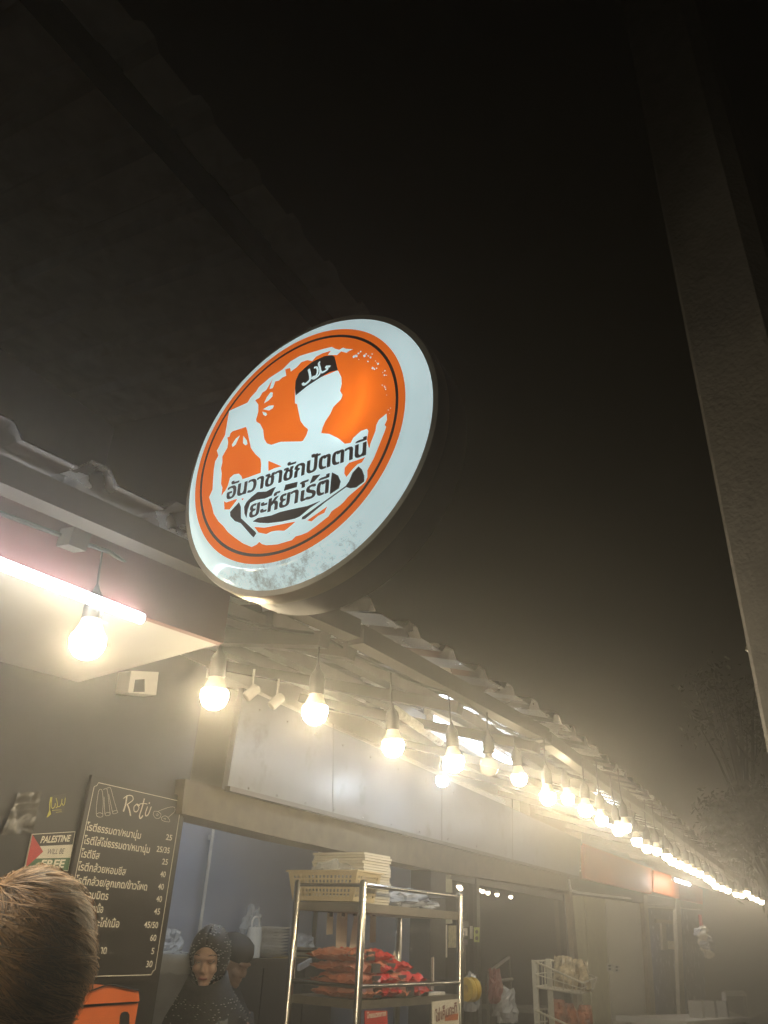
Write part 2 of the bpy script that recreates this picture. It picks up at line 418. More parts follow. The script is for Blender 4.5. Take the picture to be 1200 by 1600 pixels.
def outlet(px, py, w, name, lab):
    t = thing(name, lab, 'socket', F(px, py, -.11))
    a = F(px - w, py - w * 1.2, -.10); 
    q = [F(px - w, py - w * 1.5, -.015), F(px + w, py - w * 1.4, -.015), F(px + w, py + w * 1.5, -.015), F(px - w, py + w * 1.4, -.015)]
    MB().prism(q, -FN * .02).build('cover_plate', M_whitepl, t)
    mm = MB()
    for dy in (-.7, .5):
        mm.prism([F(px - w * .4, py + w * dy - w * .3, -.011), F(px + w * .4, py + w * dy - w * .3, -.011), F(px + w * .4, py + w * dy + w * .3, -.011), F(px - w * .4, py + w * dy + w * .3, -.011)], -FN * .005)
    mm.build('socket_holes', M_black, t)
outlet(953, 1512, 4.2, 'wall_socket', 'white twin wall socket beside the white door frame')
outlet(964, 1514, 4.2, 'wall_switch', 'white wall switch plate to the right of the twin socket')
outlet(907, 1355, 4.5, 'junction_box', 'small pale junction box under the left edge of the orange fascia')
m = MB(); m.tube(smoothpath([F(889, 1374, .06), F(891, 1387, .06), F(897, 1393, .06), F(925, 1397, .06), F(985, 1404, .06)]), .012, 8)
tag(m.build('conduit_pipe', M_whitepl, None, auto=40), 'thin white conduit pipe bending under the orange fascia', 'pipe')

# ================================================================== AWNINGS
def corrugated(mb, e0, e1, inward, depth, slope, period=.2, h=.028, over=.05):
    """trapezoid sheet: from eave e0->e1, running inward and rising"""
    d = (e1 - e0); L = d.length; d.normalize(); n = max(1, int(L / period)); per = L / n
    xs = []; base = .0
    for k in range(n):
        x = k * per
        xs += [(x, 0), (x + per * .55, 0), (x + per * .66, h), (x + per * .86, h), (x + per * .97, 0)]
    xs.append((L, 0))
    rows = []
    for t in (-over, depth * .3, depth * .65, depth):
        rows.append([e0 + d * x + inward * t + UP * (z + slope * (t + over)) for x, z in xs])
    mb.sheet(rows); mb.sheet([[p + UP * .003 for p in r] for r in reversed(rows)])
    return mb
M_roof = mat('galvanised_sheet', (.42, .42, .43), .26, .85, var=.3, scale=6, dirt=(.22, .16, .1), dscale=5, dthr=.58)
M_eave = mat('eave_tube', (.035, .03, .024), .5, .3, var=.3)
M_purlin = mat('purlin_steel', (.13, .125, .115), .4, .7, var=.3)
def awning(name, lab, e0, e1, depth, slope, npur, arms):
    d = (e1 - e0).normalized(); inn = Vector((-d.y, d.x, 0)).normalized()
    t = thing(name, lab, 'awning', (e0 + e1) / 2)
    corrugated(MB(), e0 + UP * .035, e1 + UP * .035, inn, depth, slope).build('roof_sheet', M_roof, t)
    m = MB(); m.bar(e0 + inn * .03 - UP * .012, e1 + inn * .03 - UP * .004, .05, .054); m.build('eave_beam', M_eave, t)
    for k in range(npur):
        f = (k + 1) / (npur + .35) * depth
        m = MB(); m.bar(e0 + inn * f + UP * (slope * f), e1 + inn * f + UP * (slope * f), .05, .05); m.build('purlin', M_purlin, t)
    L = (e1 - e0).length
    for a in arms:
        p = e0 + d * (a * L)
        m = MB(); m.bar(p + inn * .06 - UP * .05, p + inn * (depth) + UP * (slope * depth - .06), .04, .04); m.build('rafter', M_eave, t)
    return t
def V(x, y, z): return Vector((x, y, z))
A0 = V(-2.2, 1.925, H + .742); A1 = V(1.78, .955, H + .742)
awA = awning('corrugated_awning', 'corrugated metal awning nearest the camera, with red fascia, left of the round sign', A0, A1, .95, .20, 2, (.3, .6, .8, .98))
B0 = V(1.80, .955, H + .742); B1 = V(3.15, .79, H + .74)
awning('corrugated_awning', 'short stretch of corrugated awning just right of the round sign', B0, B1, 1.25, .26, 3, (.02, .5, .98))
C0 = V(3.17, .79, H + .74); C1 = V(14.5, .46, H + .71)
awning('corrugated_awning', 'long corrugated awning running down the street above the far bulbs', C0, C1, 1.25, .26, 3, [k / 12 for k in range(13)])
# red fascia and ceiling of the near awning
dA = (A1 - A0).normalized(); nA = Vector((-dA.y, dA.x, 0))
rf0 = V(-2.0, 2.11, H + .60); rf1 = V(1.43, 1.145, H + .60)
m = MB(); m.prism([rf0, rf1, rf1 + UP * .165, rf0 + UP * .165], nA * .02)
m.build('fascia_board', mat('red_fascia', (.085, .026, .026), .6, var=.2, scale=5), awA)
m = MB(); c0 = rf0 + nA * .025; c1 = rf1 + nA * .025
m.prism([c0 + UP * .002, c1 + UP * .002, c1 + nA * .62 + UP * .005, c0 + nA * .62 + UP * .005], UP * .015)
m.build('ceiling_panel', mat('ceiling_white', (.25, .25, .245), .6, var=.08, scale=3), awA)
m = MB(); m.bar(rf0 + UP * .185 + nA * .06, rf1 + UP * .185 + nA * .06, .04, .03); m.build('fascia_rail', M_purlin, awA)

# ================================================================== UPPER ROOF OF THE BUILDING BEHIND
ub = thing('upper_building', 'dark upper building with overhanging corrugated roof, above the awnings', 'building', V(1, 2.6, H + 2.3))
e0 = V(-2.4, 1.79, H + 2.84); e1 = V(3.05, 1.49, H + 2.86)
d = (e1 - e0).normalized(); inn = Vector((-d.y, d.x, 0))
M_dkroof = mat('old_roof_sheet', (.72, .71, .68), .7, 0, var=.15, dirt=(.5, .46, .4))
corrugated(MB(), e0, e1, inn, 2.8, .10, period=.305, h=.05, over=0).build('roof_sheet', M_dkroof, ub)
m = MB(); m.bar(e0 + inn * .22 - UP * .03, e1 + inn * .22 - UP * .03, .06, .12); m.build('roof_beam', mat('roof_beam_dark', (.03, .028, .025), .7), ub)
m = MB(); m.prism([e0 + inn * 2.3 - UP * 2.0, e1 + inn * 2.3 - UP * 2.0, e1 + inn * 2.3 + UP * .22, e0 + inn * 2.3 + UP * .22], inn * .12); m.build('wall', mat('upper_wall_dark', (.12, .115, .105), .8, var=.2), ub)

# ================================================================== CONCRETE POLE
pd = 2.45; pc = PD(1267, 1487, 1.0); az = rad(-4.24)
px_, py_ = pd * math.cos(az), pd * math.sin(az)
pole = thing('concrete_pole', 'tall weathered concrete utility pole at the right edge of the street', 'pole', V(px_, py_, .0))
hw = .150; ch = .05
prof = []
for sx, sy in ((1, 1), (-1, 1), (-1, -1), (1, -1)):
    ch = .012 if (sx, sy) == (-1, 1) else .05
    a = (sx * hw, sy * (hw - ch)); b = (sx * (hw - ch), sy * hw)
    prof += [a, b] if sx * sy > 0 else [b, a]
Rp = Matrix.Rotation(az - rad(13), 3, 'Z')
m = MB(); n = len(prof); zs = [0, 1.2, 2.4, 3.6, 4.8, 6.0, 7.2, 9.2]
for z in zs:
    k = 1.02 - .012 * z / 9
    m.v += [V(px_, py_, z) + Rp @ V(x * k, y * k, 0) for x, y in prof]
for i in range(len(zs) - 1):
    for j in range(n): m.face((i * n + j, i * n + (j + 1) % n, (i + 1) * n + (j + 1) % n, (i + 1) * n + j))
m.face([(len(zs) - 1) * n + j for j in range(n)])
m.build('shaft', mat('pole_concrete', (.29, .285, .28), .85, var=.18, scale=16, bump=.5, bscale=60, dirt=(.13, .125, .12), dscale=34, dthr=.60), pole)
bx = thing('pole_box', 'small dark metal box strapped to the concrete pole', 'box', PD(1204, 1003, 2.25))
c = ORG[bx]; m = MB(); m.box(c, (.09, .10, .07), Rp @ Matrix.Rotation(rad(20), 3, 'X')); m.build('housing', mat('dark_box', (.03, .03, .03), .4), bx)
m = MB(); m.box(c - UP * .043, (.11, .12, .012), Rp @ Matrix.Rotation(rad(20), 3, 'X')); m.build('base_plate', mat('bright_edge', (.4, .38, .33), .35, .8), bx)
m = MB(); m.bar(c, V(px_, py_, c.z), .03, .03); m.build('bracket', M_black, bx)
# ================================================================== ROUND SIGN
th = rad(-7.5)
SN = V(math.cos(th), math.sin(th), 0)                # points away from the camera, into the box
SU = UP.cross(SN).normalized()
D0 = .95
KS = D0 / 1.5
SC = CAM + SN * D0 + SU * (.896 * D0) + UP * (.871 * D0)   # centre of the rim
SR = .317 * D0
OD = .049 * KS                                            # the printed face stands proud of the rim
FC = SC - SN * OD; FR = .405 * KS
Rs = Matrix((SU, UP, SN)).transposed()               # local x, y in the face, z into the box
def SF(px, py, k=0.0): return PP(px, py, FC - SN * k, SN)
def s2(p): d = p - FC; return Vector((d.dot(SU), d.dot(UP)))
def s3(q, k=0.0): return FC + SU * q[0] + UP * q[1] - SN * k
sign = thing('round_sign', 'big round orange and white lightbox sign with a man pouring tea and Thai lettering', 'sign', SC - UP * SR)
M_dface = translucent('acrylic_white', (.68, .86, .88), dirt=(.10, .10, .07))
M_oface = translucent('acrylic_orange', (.88, .16, .012))
M_ink = mat('sign_ink', (.045, .04, .048), .5, var=.1)

ring_outer = [(358.1,641.9),(352.8,672.8),(351.7,679.8),(344.7,692.7),(341.2,700),(338.7,704),(341.3,712),(336,721.3),(334,734.7),(332.7,753.3),(332,765.3),(326.7,776.7),(330.7,789.3),(334,802.7),(341.3,814.7),(349,822),(356,831.3),(366.7,840),(380,849.3),(393.3,854.7),(401,851),(405.3,846.7),(409,850),(416,852),(433.3,850.7),(456,844),(462,838),(470,836),(480,832),(494,822),(513.3,806.7),(518,799),(524,794.7),(531,790),(537.3,784),(544,776),(553.3,768),(570.7,753.3),(574,745.3),(574,734.7),(584,716),(593.3,693.3),(601.3,673.3),(603.3,666.7),(601,664),(604.7,656),(604,646),(592,656),(588,664),(586.7,673.3),(578.7,693.3),(577.3,700),(576,698.7),(573.3,686.7),(575.7,673.3),(573.3,670),(564,673.3),(552,684),(548,692),(538.7,693.3)]
shoulder = [(529.3,685.3),(514.7,678),(502,676.7),(504,668),(508,658.7),(516,646.7),(520.7,636),(532.7,624),(535.3,617.3),(531.3,610.7),(534,600),(533.3,589.3),(528.7,580),(527.3,578.7),(461,606),(460.8,630.2),(464.3,631.4),(466,641.3),(469.5,657.7),(475.3,665.8),(480,669.3),(481.3,672),(478.7,680),(473.3,688.7),(470,689.6),(438,690.3),(424,695),(417,692.7),(412.9,685.7),(411.2,671.7),(406.5,662.3),(400.7,658.8),(400.1,655.3),(403.6,643.7),(403.6,632),(398.3,625)]
ring_up_out = [(400.7,611),(403,607),(405.3,604),(421.7,590),(441.5,577.2),(454.3,564.3),(468.3,556.2),(480,552.5),(493.3,548.7),(506,545),(518.7,542),(524,545),(530,546.5),(536,543),(541,545),(552,545.6),(546,548),(541.3,551.3),(533,549),(526.7,554.7),(512,554.7),(517.3,548),(504,552),(494,557),(488,564),(480,562.7),(470.7,566),(463.7,573.7),(454.3,580.7),(453.2,574.8),(445.6,577.2),(447.3,587.1),(441,590),(435.7,594.7),(430,596),(426.3,606.3),(421,608),(426,592),(415.8,609.8),(410,613.3),(405.3,621.5),(399.5,625)]
white1 = ring_outer + shoulder + [(391.3,621.5), (386.7,629.1)]
white2 = [(391.3,621.5)] + ring_up_out + [(398.0,625.5), (388, 628.8)]
left_patch = [(363.3,674),(360,677),(358.7,682.2),(355.2,683.3),(356.5,691),(355.2,700),(353.3,702.7),(347.3,713.3),(347.5,722),(345.3,732),(346.5,740),(345.3,756),(347.5,762),(346,774.7),(349,770),(352,766.7),(356,758.7),(359.3,746.7),(365.3,741.3),(373.3,740),(377.3,744),(378.7,748.7),(389.3,745.3),(400,741.3),(407.3,738.7),(408,725.3),(406.7,716.7),(398.7,709.3),(392,700),(386.1,671.7),(384.3,667)]
patches = [left_patch, [(419.3,720),(440,728.7),(429.3,731.3),(419.3,736)],
  [(350,783),(353.3,785.3),(366.7,780.5),(371,779.5),(368,784),(358.7,796),(350.7,796)],
  [(377,779),(381,778.5),(379,782)],
  [(397.3,823.3),(413.3,824.6),(453.3,816.5),(462,815),(456,820),(449,826),(444,829.3),(436,829),(430.7,829.3),(424,830.5),(416,834.5),(404,832)],
  [(570.7,714),(565.3,722.5),(558.7,725.3),(550.7,733.3),(541.3,745.3),(538,740),(538.7,730.7),(545.3,723.3),(564,717)],
  [(511.3,791.3),(506.7,801.3),(497,806),(486.7,814.7),(480,813),(493.3,804)]]
drops4 = [[(620,945),(660,860),(710,795),(740,800),(735,850),(680,910)], [(605,1025),(690,975),(755,970),(740,1010),(690,1040)], [(600,1055),(650,1070),(665,1095),(640,1115),(610,1095)], [(300,1370),(240,1420),(190,1500),(200,1530),(240,1500)], [(345,1380),(390,1440),(400,1490),(375,1510),(340,1480)]]
drops = [[(340 + a / 8.571, 520 + b / 8.571) for a, b in q] for q in drops4]
flecks = [(545,280,20),(575,272,22),(600,240,14),(625,220,14),(670,268,20),(690,250,10),(715,270,10),(742,288,14),(760,250,11),(710,335,13),(605,312,8),(800,330,8),(830,365,16),(815,350,8),(770,415,18),(790,425,11),(815,415,10),(910,445,12),(885,465,8),(905,497,13),(930,497,8),(880,612,8),(905,625,10),(912,640,9),(920,662,11),(930,730,6),(950,905,8),(975,882,7),(965,945,5)]
rng = random.Random(3)
fleck_px = []
for a, b, r in flecks:
    q = []; k = rng.choice((4, 5)); a0 = rng.random() * 6
    for i in range(k):
        t = a0 + i * 2 * math.pi / k; rr = r * rng.uniform(.6, 1.15)
        q.append((480 + (a + rr * math.cos(t)) / 7.5, 520 + (b + rr * math.sin(t)) / 7.5))
    fleck_px.append(q)
layers = []                                           # later layers win
cut = lambda q: q
for q in (white1, white2): layers.append(('w', [s2(SF(*p)) for p in q]))
for q in patches: layers.append(('o', [s2(SF(*p)) for p in q]))
for q in drops + fleck_px: layers.append(('w', [s2(SF(*p)) for p in q]))
hat = [(461.9,618),(460.9,606),(461.9,594.7),(467.2,583),(478.8,572.5),(488,565.3),(506.7,556.5),(518.7,554.9),(522.7,557.3),(528,578.4),(514.7,581.3),(497.3,592),(480,603.3)]
layers.append(('k', [s2(SF(*p)) for p in hat]))
def sstroke(pts, w):
    P = [s2(SF(p.x, p.y)) for p in smoothpath([V(a, b, 0) for a, b in pts], 3)]
    for a, b in zip(P, P[1:]):
        d = (b - a).normalized() * .0004; n_ = Vector((-d.y, d.x)).normalized() * w / 2
        layers.append(('w', [a - d - n_, b + d - n_, b + d + n_, a - d + n_]))
sstroke([(473, 598.5), (475, 601), (480, 598), (484.5, 593), (484.5, 586), (482.5, 577)], .0058)
sstroke([(491, 574.5), (495, 574), (496.5, 580), (494, 587), (489, 589), (488, 591), (492, 591), (499, 585), (500.3, 577), (498, 568), (500, 565.5)], .0046)
sstroke([(516, 572.5), (509, 573), (512, 576), (509, 579), (503, 582), (500.5, 579)], .0046)
def inside(p, poly):
    c = False; n = len(poly); j = n - 1
    for i in range(n):
        a, b = poly[i], poly[j]
        if (a[1] > p[1]) != (b[1] > p[1]) and p[0] < (b[0] - a[0]) * (p[1] - a[1]) / (b[1] - a[1]) + a[0]: c = not c
        j = i
    return c
vs = []; es = []
disc = [Vector((FR * math.cos(2 * math.pi * i / 128), FR * math.sin(2 * math.pi * i / 128))) for i in range(128)]
for q in [disc] + [l[1] for l in layers]:
    b = len(vs); vs += q; es += [(b + i, b + (i + 1) % len(q)) for i in range(len(q))]
ov, oe, of, *_ = delaunay_2d_cdt(vs, es, [], 0, 1e-6)
m = MB(); m.v = [s3(p) for p in ov]
for f in of:
    c = sum((Vector(ov[i]) for i in f), Vector((0, 0))) / len(f)
    if c.length > FR: continue
    k = 'o'
    for kind, q in layers:
        if inside(c, q): k = kind
    f = list(f); a, b_, d_ = (m.v[f[0]], m.v[f[1]], m.v[f[2]])
    if (b_ - a).cross(d_ - a).dot(SN) > 0: f.reverse()
    m.cur = {'o': 0, 'w': 1, 'k': 2}[k]; m.face(f)
m.build('printed_face', [M_oface, M_dface, M_ink], sign)
# moulded white shoulder from the face to the rim
m = MB(); m.lathe([(SR, .003), (SR - .002, -.005), (SR - .008, -.012), (SR - .018, -.0175), (FR + .014, -OD + .002), (FR + .005, -OD + .0005), (FR, -OD)], SC, Rs, 96, caps=False)
m.build('face_rim', M_dface, sign, smooth=True)
m = MB(); m.lathe([(SR - .004, -.006), (SR + .008, -.006), (SR + .010, .0), (SR + .010, .03)], SC, Rs, 96, caps=False)
m.build('edge_trim', mat('trim_metal', (.42, .38, .30), .35, .8), sign, auto=40)
DEP = .105
m = MB(); m.lathe([(SR + .006, .0), (SR + .006, DEP), (SR - .01, DEP + .01), (.0, DEP + .01)], SC, Rs, 96, caps=False)
m.lathe([(SR - .002, .002), (SR - .002, DEP), (.0, DEP)], SC, Rs, 96, caps=False)
m.build('housing', mat('sign_housing', (.20, .19, .18), .55, .2, var=.2), sign, auto=40)
# lamps inside the box
m = MB()
pts = [s3((.19 * math.cos(t), .19 * math.sin(t)), -.085) for t in [2 * math.pi * i / 40 for i in range(41)]]
m.tube(pts, .008, 6); m.tube([s3((.075 * math.cos(t), .075 * math.sin(t)), -.085) for t in [2 * math.pi * i / 24 for i in range(25)]], .008, 6)
M_inner = glow('sign_tube_light', (.86, .97, 1.0), 4.2)
m.build('inner_tube', M_inner, sign, smooth=True)
hs = s2(SF(556, 684)); m = MB()
arc = [SF(538, 694, -.03), SF(556, 680, -.025), SF(570, 655, -.025), SF(577, 630, -.03), SF(580, 605, -.04)]
m.tube(smoothpath(arc), .0035, 6)
m.build('inner_led_strip', glow('sign_led', (.95, .98, 1.0), 9.0), sign, smooth=True)
# dark printing
dark = [[(381.3,792),(385.3,784),(393.3,776),(402.7,768.7),(416,768),(425.3,762.7),(430.7,760.7),(426.7,768),(424,774),(413.3,778.7),(400,780.7),(390.7,785.3),(386.7,796),(384.7,808.7),(382,802.7)],
 [(446,757.3),(464.7,752.7),(463.3,760.7),(443.3,766.7)], [(488.7,743.3),(500,741.3),(490.7,752),(484,755.3)],
 [(518.7,738),(528,742.7),(532,752),(529.3,762.7),(515.3,772),(517.3,748)],
 [(394.7,814.7),(402.7,809.3),(424,805.3),(437.3,800),(457.3,795.3),(480,790.7),(500,782.7),(484,793.3),(468,806.7),(460,810.2),(440,814.7),(418.7,817.3),(405.3,816.7)],
 [(373.3,784.7),(376,792),(376,809.3),(398.7,830.7),(400,833.3),(396,839.3),(393.3,837.3),(376,817.3),(366.7,814),(360,806.7),(359.3,800)],
 [(560,728.7),(565.3,733.3),(568.7,742.7),(568.7,752),(556,761.3),(546.7,762.7),(540.7,760.7),(526.7,770.7),(506.7,785.3),(476,810.7),(471.3,811.3),(472,808),(500,788),(540,759.3),(545.3,752),(550.7,738.7)]]
m = MB()
for q in dark: m.prism([SF(x, y, .0012) for x, y in q], SN * .0008)
n1 = 128; r1, r2 = FR * .922, FR * .945
vv = []
for i in range(n1):
    t = 2 * math.pi * i / n1; vv += [s3((r1 * math.cos(t), r1 * math.sin(t)), .0008), s3((r2 * math.cos(t), r2 * math.sin(t)), .0008)]
ff = []
for i in range(n1):
    a = 2 * i; b = 2 * ((i + 1) % n1)
    t = (vv[a] + vv[b + 1]) / 2
    if not any(inside(s2(t), layers[k][1]) for k in (0,)): ff.append((a, a + 1, b + 1, b))
m.add(vv, ff)
def sgn_text(body, a, b, stem0, stem1, stem_h, bold):
    A = SF(*a, .002); B = SF(*b, .002); ax = (B - A); W = ax.length; ax.normalize()
    s = (SF(*stem1, .002) - SF(*stem0, .002)) / stem_h
    for k in (-1, 0, 1): text_mesh(m, body, A + ax * (.0017 * k), ax, s, -SN, width=W, size=1.0, t=.0002 * (k + 1), bold=bold)
sgn_text('อันวาชาชักปัตตานี', (354, 780.7), (571, 711), (411.3, 763.3), (413.6, 743.5), .56, .008)
sgn_text('ยะห์ยาโรตี', (389.5, 809.5), (512, 770), (431, 798), (433.5, 777), .56, .008)
m.build('dark_lettering', M_ink, sign)
# bracket from the eave
m = MB(); bp_ = A0 + (A1 - A0) * ((SC.x + DEP + .16 - A0.x) / (A1.x - A0.x)) - UP * .02; q_ = SC + SN * DEP; q_ = V(q_.x, bp_.y, bp_.z); q_ = q_ if (q_ - SC).length < SR else SC + SN * DEP; m.bar(q_ - SN * .01, bp_, .04, .04)
m.build('bracket', M_eave, sign)

# ================================================================== BULBS
M_bulb = glow('warm_globe', (1.0, .81, .51), BULB_E)
M_bulbf = glow('warm_globe_dim', (1.0, .83, .57), BULB_E * .34)
M_cold = glow('cold_globe', (.72, .86, 1.0), 130.0)
M_cap = mat('bulb_cap', (.70, .66, .56), .45, var=.05)
M_clear = plastic_film('clear_globe', (.8, .78, .7), .3)
GR = 'bulbs of the string hung along the awning edge'
def make_bulb(label, r=.032, mg=M_bulb, cordlen=.25, kind='led', grp=GR, loc=(0, 0, 0)):
    t = thing('hanging_bulb', label, 'bulb', (0, 0, 0), grp)
    k = r / .032
    prof = [(0, -.032), (.012, -.0305), (.022, -.0245), (.029, -.0145), (.032, -.002), (.0315, .006), (.030, .012)]
    n_, = (16,)
    MB().lathe([(a * k, b * k) for a, b in prof] if kind == 'led' else [(a * k, b * k) for a, b in prof + [(.024, .022), (.015, .030)]], (0, 0, 0), None, n_, caps=True).build('globe', mg, t, smooth=True)
    MB().lathe([(.0302 * k, .0125 * k), (.026 * k, .020 * k), (.019 * k, .037 * k), (.0165 * k, .05 * k)] if kind == 'led' else [(.014, .030), (.0135, .05)], (0, 0, 0), None, n_).build('bulb_base', M_cap if kind == 'led' else M_steel, t, auto=50)
    MB().lathe([(.019, .045), (.021, .05), (.021, .085), (.018, .098), (.008, .112), (.004, .125)], (0, 0, 0), None, 14).build('socket', M_black, t, auto=50)
    MB().tube([(0, 0, .11), (.002, .004, .11 + cordlen * .4), (-.003, .001, .11 + cordlen)], .0028, 6).build('cord', M_black, t)
    t.location = loc
    return t
near = [((137, 1003), .505, .036, 'lit warm bulb hanging in front of the fluorescent tube on the red fascia'),
        ((335, 1087), .50, .034, 'lit warm bulb below and left of the round sign, over the menu board corner'),
        ((492, 1112), .50, .0335, 'lit warm bulb hanging straight below the round sign'),
        ((614, 1165), .49, .033, 'lit warm bulb hanging just left of the dirty unlit tube'),
        ((709, 1190), .49, .033, 'lit warm bulb hanging in front of the second lit tube, beside the clear bulb'),
        ((811, 1216), .55, .030, 'lit warm bulb hanging just right of the unlit clear bulb'),
        ((856, 1245), .49, .031, 'lit warm bulb, larger one of the pair before the row bunches up'),
        ((887, 1247), .58, .029, 'lit warm bulb, smaller and higher one of the pair before the row bunches up'),
        ((915, 1265), .50, .030, 'first lit bulb of the bunched row, in front of the far tube light')]
for p, z, r, lab in near:
    P_ = PZ(p[0], p[1], z)
    zt = .715 + H
    b = make_bulb(lab, r, M_bulb, zt - P_.z - .11, 'led', GR, P_)
    b.rotation_euler = (random.uniform(-.07, .07), random.uniform(-.07, .07), 0)
P_ = PZ(764, 1198, .52); make_bulb('unlit clear glass bulb between two lit bulbs of the string', .033, M_clear, .715 + H - P_.z - .11, 'clear', GR, P_)
P_ = PY(691, 1219, 1.72); make_bulb('small cold white bulb shining behind the warm string', .036, M_cold, .30, 'led', None, P_)
far = [(940,1281),(966,1297),(977,1292),(995,1314),(1011,1325),(1026,1329),(1042,1338),(1050,1345),(1061,1350),(1073,1355),(1082,1360),(1093,1365),(1105,1372),(1111,1376),(1118,1384),(1128,1387),(1137,1391),(1150,1397),(1159,1399),(1167,1395),(1174,1402),(1182,1405),(1190,1409)]
fb = None; rg_ = random.Random(4)
fl = 'lit warm bulb in the tightly bunched far run of the string'
for p in far:
    P_ = PZ(p[0], p[1], .50)
    if fb is None: fb = make_bulb(fl, .028, M_bulbf, .16, 'led', GR, P_)
    else:
        fd = dup(fb, P_, fl); fd.rotation_euler = (rg_.uniform(-.07, .07), rg_.uniform(-.07, .07), 0)
for x, y in ((.70, 1.335), (.2, 1.46), (-.35, 1.59), (-.85, 1.70), (-1.6, 1.87)): dup(b, V(x, y, H + .5), 'lit warm bulb added unseen beside the camera, extending the string for fill light')  # out of view, added to light the hair, menu and pole
# the cable the bulbs hang from
cp = []
for (x, y), z, r, l in near[:7]:
    P_ = PZ(x, y, z); cp += [V(P_.x, P_.y, H + .712)]
cp = [V(-1.9, 1.93, H + .715), V(-.85, 1.70, H + .715), V(.5, 1.40, H + .715)] + cp + [V(5, .73, H + .70), V(9, .62, H + .685), V(13, .5, H + .675)]
q = []
for i in range(len(cp) - 1):
    for k in range(8):
        t = k / 8; p = cp[i].lerp(cp[i + 1], t); q.append(p - UP * (.010 * 4 * t * (1 - t)))
tag(MB().tube(q, .005, 6).build('string_cable', M_black), 'black cable of the bulb string sagging along the awning edge', 'cable')

# ================================================================== FLUORESCENT TUBES
M_tube = glow('tube_light', (.90, .95, 1.0), TUBE_E)
def tube_lamp(a, b, lab, em, r=.013, fix=True):
    a = Vector(a); b = Vector(b); t = thing('tube_light', lab, 'tube light', (a + b) / 2)
    d = (b - a).normalized()
    MB().tube([a, b], r, 12).build('tube', em, t, smooth=True)
    if fix:
        m = MB(); m.bar(a - d * .03 + UP * .03, b + d * .03 + UP * .03, .035, .025)
        for p in (a, b): m.bar(p - d * .012, p + d * .012, .03, .045)
        m.build('batten', M_whitepl, t)
    return t
tube_lamp(V(.55, 1.302, H + .583), V(1.195, 1.19, H + .585), 'long lit white fluorescent tube under the red fascia board', M_tube, .0115, False)
tube_lamp(PY(672, 1123, 1.4), PY(797, 1192, 1.4), 'lit fluorescent tube under the awning behind the unlit clear bulb', glow('tube_light_cool', (.78, .88, 1.0), 42.0), .015)
tube_lamp(PY(616, 1109, 1.38), PY(688, 1159, 1.38), 'dirty unlit tube fitting just left of the second lit tube', mat('dirty_tube', (.5, .5, .46), .3, var=.4, scale=40, dirt=(.2, .18, .14), dscale=30), .020, False)
tube_lamp(PY(918, 1268, 1.3), PY(958, 1293, 1.3), 'lit fluorescent tube behind the bunched bulbs above the orange fascia', glow('tube_light_bright', (.95, .95, .92), 45.0), .015)
tube_lamp(PY(1052, 1374, 1.45), PY(1077, 1382, 1.45), 'far lit fluorescent tube in front of the third orange fascia panel', MATS['tube_light_bright'], .018)
# small devices on the wall under the awning
t = thing('wall_speaker', 'small square white ventilator box on the wall under the near awning', 'ventilator', F(224, 1068, .3))
q = [PP(x, y, FP0 + FN * .3, FN) for x, y in [(205, 1048), (248, 1050), (244, 1086), (200, 1082)]]
MB().prism(q, -FN * .06).build('housing', M_whitepl, t)
q = [PP(x, y, FP0 + FN * .302, FN) for x, y in [(212, 1062), (226, 1061), (226, 1081), (209, 1081)]]
MB().prism(q, -FN * .02).build('opening', M_black, t)
t['category'] = 'ventilator'; t.name = 'wall_ventilator'
def spot(px, py, lab):
    P_ = F(px, py, .5); t = thing('spot_light', lab, 'spotlight', P_)
    R = Matrix.Rotation(rad(35), 3, 'Y') @ Matrix.Rotation(rad(25), 3, 'X')
    MB().lathe([(.017, -.03), (.02, -.026), (.02, .026), (.012, .034)], P_, R, 14).build('lamp_head', M_whitepl, t, auto=40)
    MB().tube([P_ + UP * .012, P_ + UP * .09], .005, 6).build('arm', M_whitepl, t)
spot(432, 1096, 'small white unlit spotlight under the awning, right one of two')
spot(393, 1082, 'small white unlit spotlight under the awning, left one of two')
q = [PP(x, y, rf0 - nA * .002, nA) for x, y in [(246, 905), (291, 905), (291, 948), (238, 944)]]
t = thing('junction_box', 'square pale junction box fixed to the red fascia board', 'box', q[3])
MB().prism(q, -nA * .03).build('cover', mat('pale_box', (.45, .41, .36), .4), t)
MB().prism([PP(x, y, rf0 - nA * .034, nA) for x, y in [(250, 925), (253, 925), (250, 940), (247, 940)]], -nA * .006).build('switch', M_whitepl, t)
# ================================================================== MENU BOARD
def WL(mb, pts_px, w, off, t=.0008): mb.ribbon([F(x, y, off) for x, y in pts_px], w, FN, t); return mb
sL, zT = fsz(F(142, 1222, .02)); sR, zB = fsz(F(241.5, 1523, .02)); sL = S(141.6, 1228) ; zT = F(150.6, 1222, .02).z
menu = thing('menu_board', 'tall black roti menu board with cream Thai lettering and prices', 'menu board', FS((sL + sR) / 2, zB))
m = MB(); fbox(m, sL - .018, sR + .014, zB - .02, zT + .022, .018, .015)
m.build('panel', mat('menu_black', (.020, .017, .015), .38, var=.15, spec=.4), menu)
m = MB(); nt_ = .016
bp = [(sL, zB + nt_), (sL, zT - nt_), (sL + nt_ * .7, zT - nt_ * .7), (sL + nt_, zT), (sR - nt_, zT), (sR - nt_ * .7, zT - nt_ * .7), (sR, zT - nt_), (sR, zB + nt_), (sR - nt_ * .7, zB + nt_ * .7), (sR - nt_, zB), (sL + nt_, zB), (sL + nt_ * .7, zB + nt_ * .7), (sL, zB + nt_)]
m.ribbon([FS(s, z, .0185) for s, z in bp], .0024, FN, .0006)
m.build('border_line', M_letter, menu)
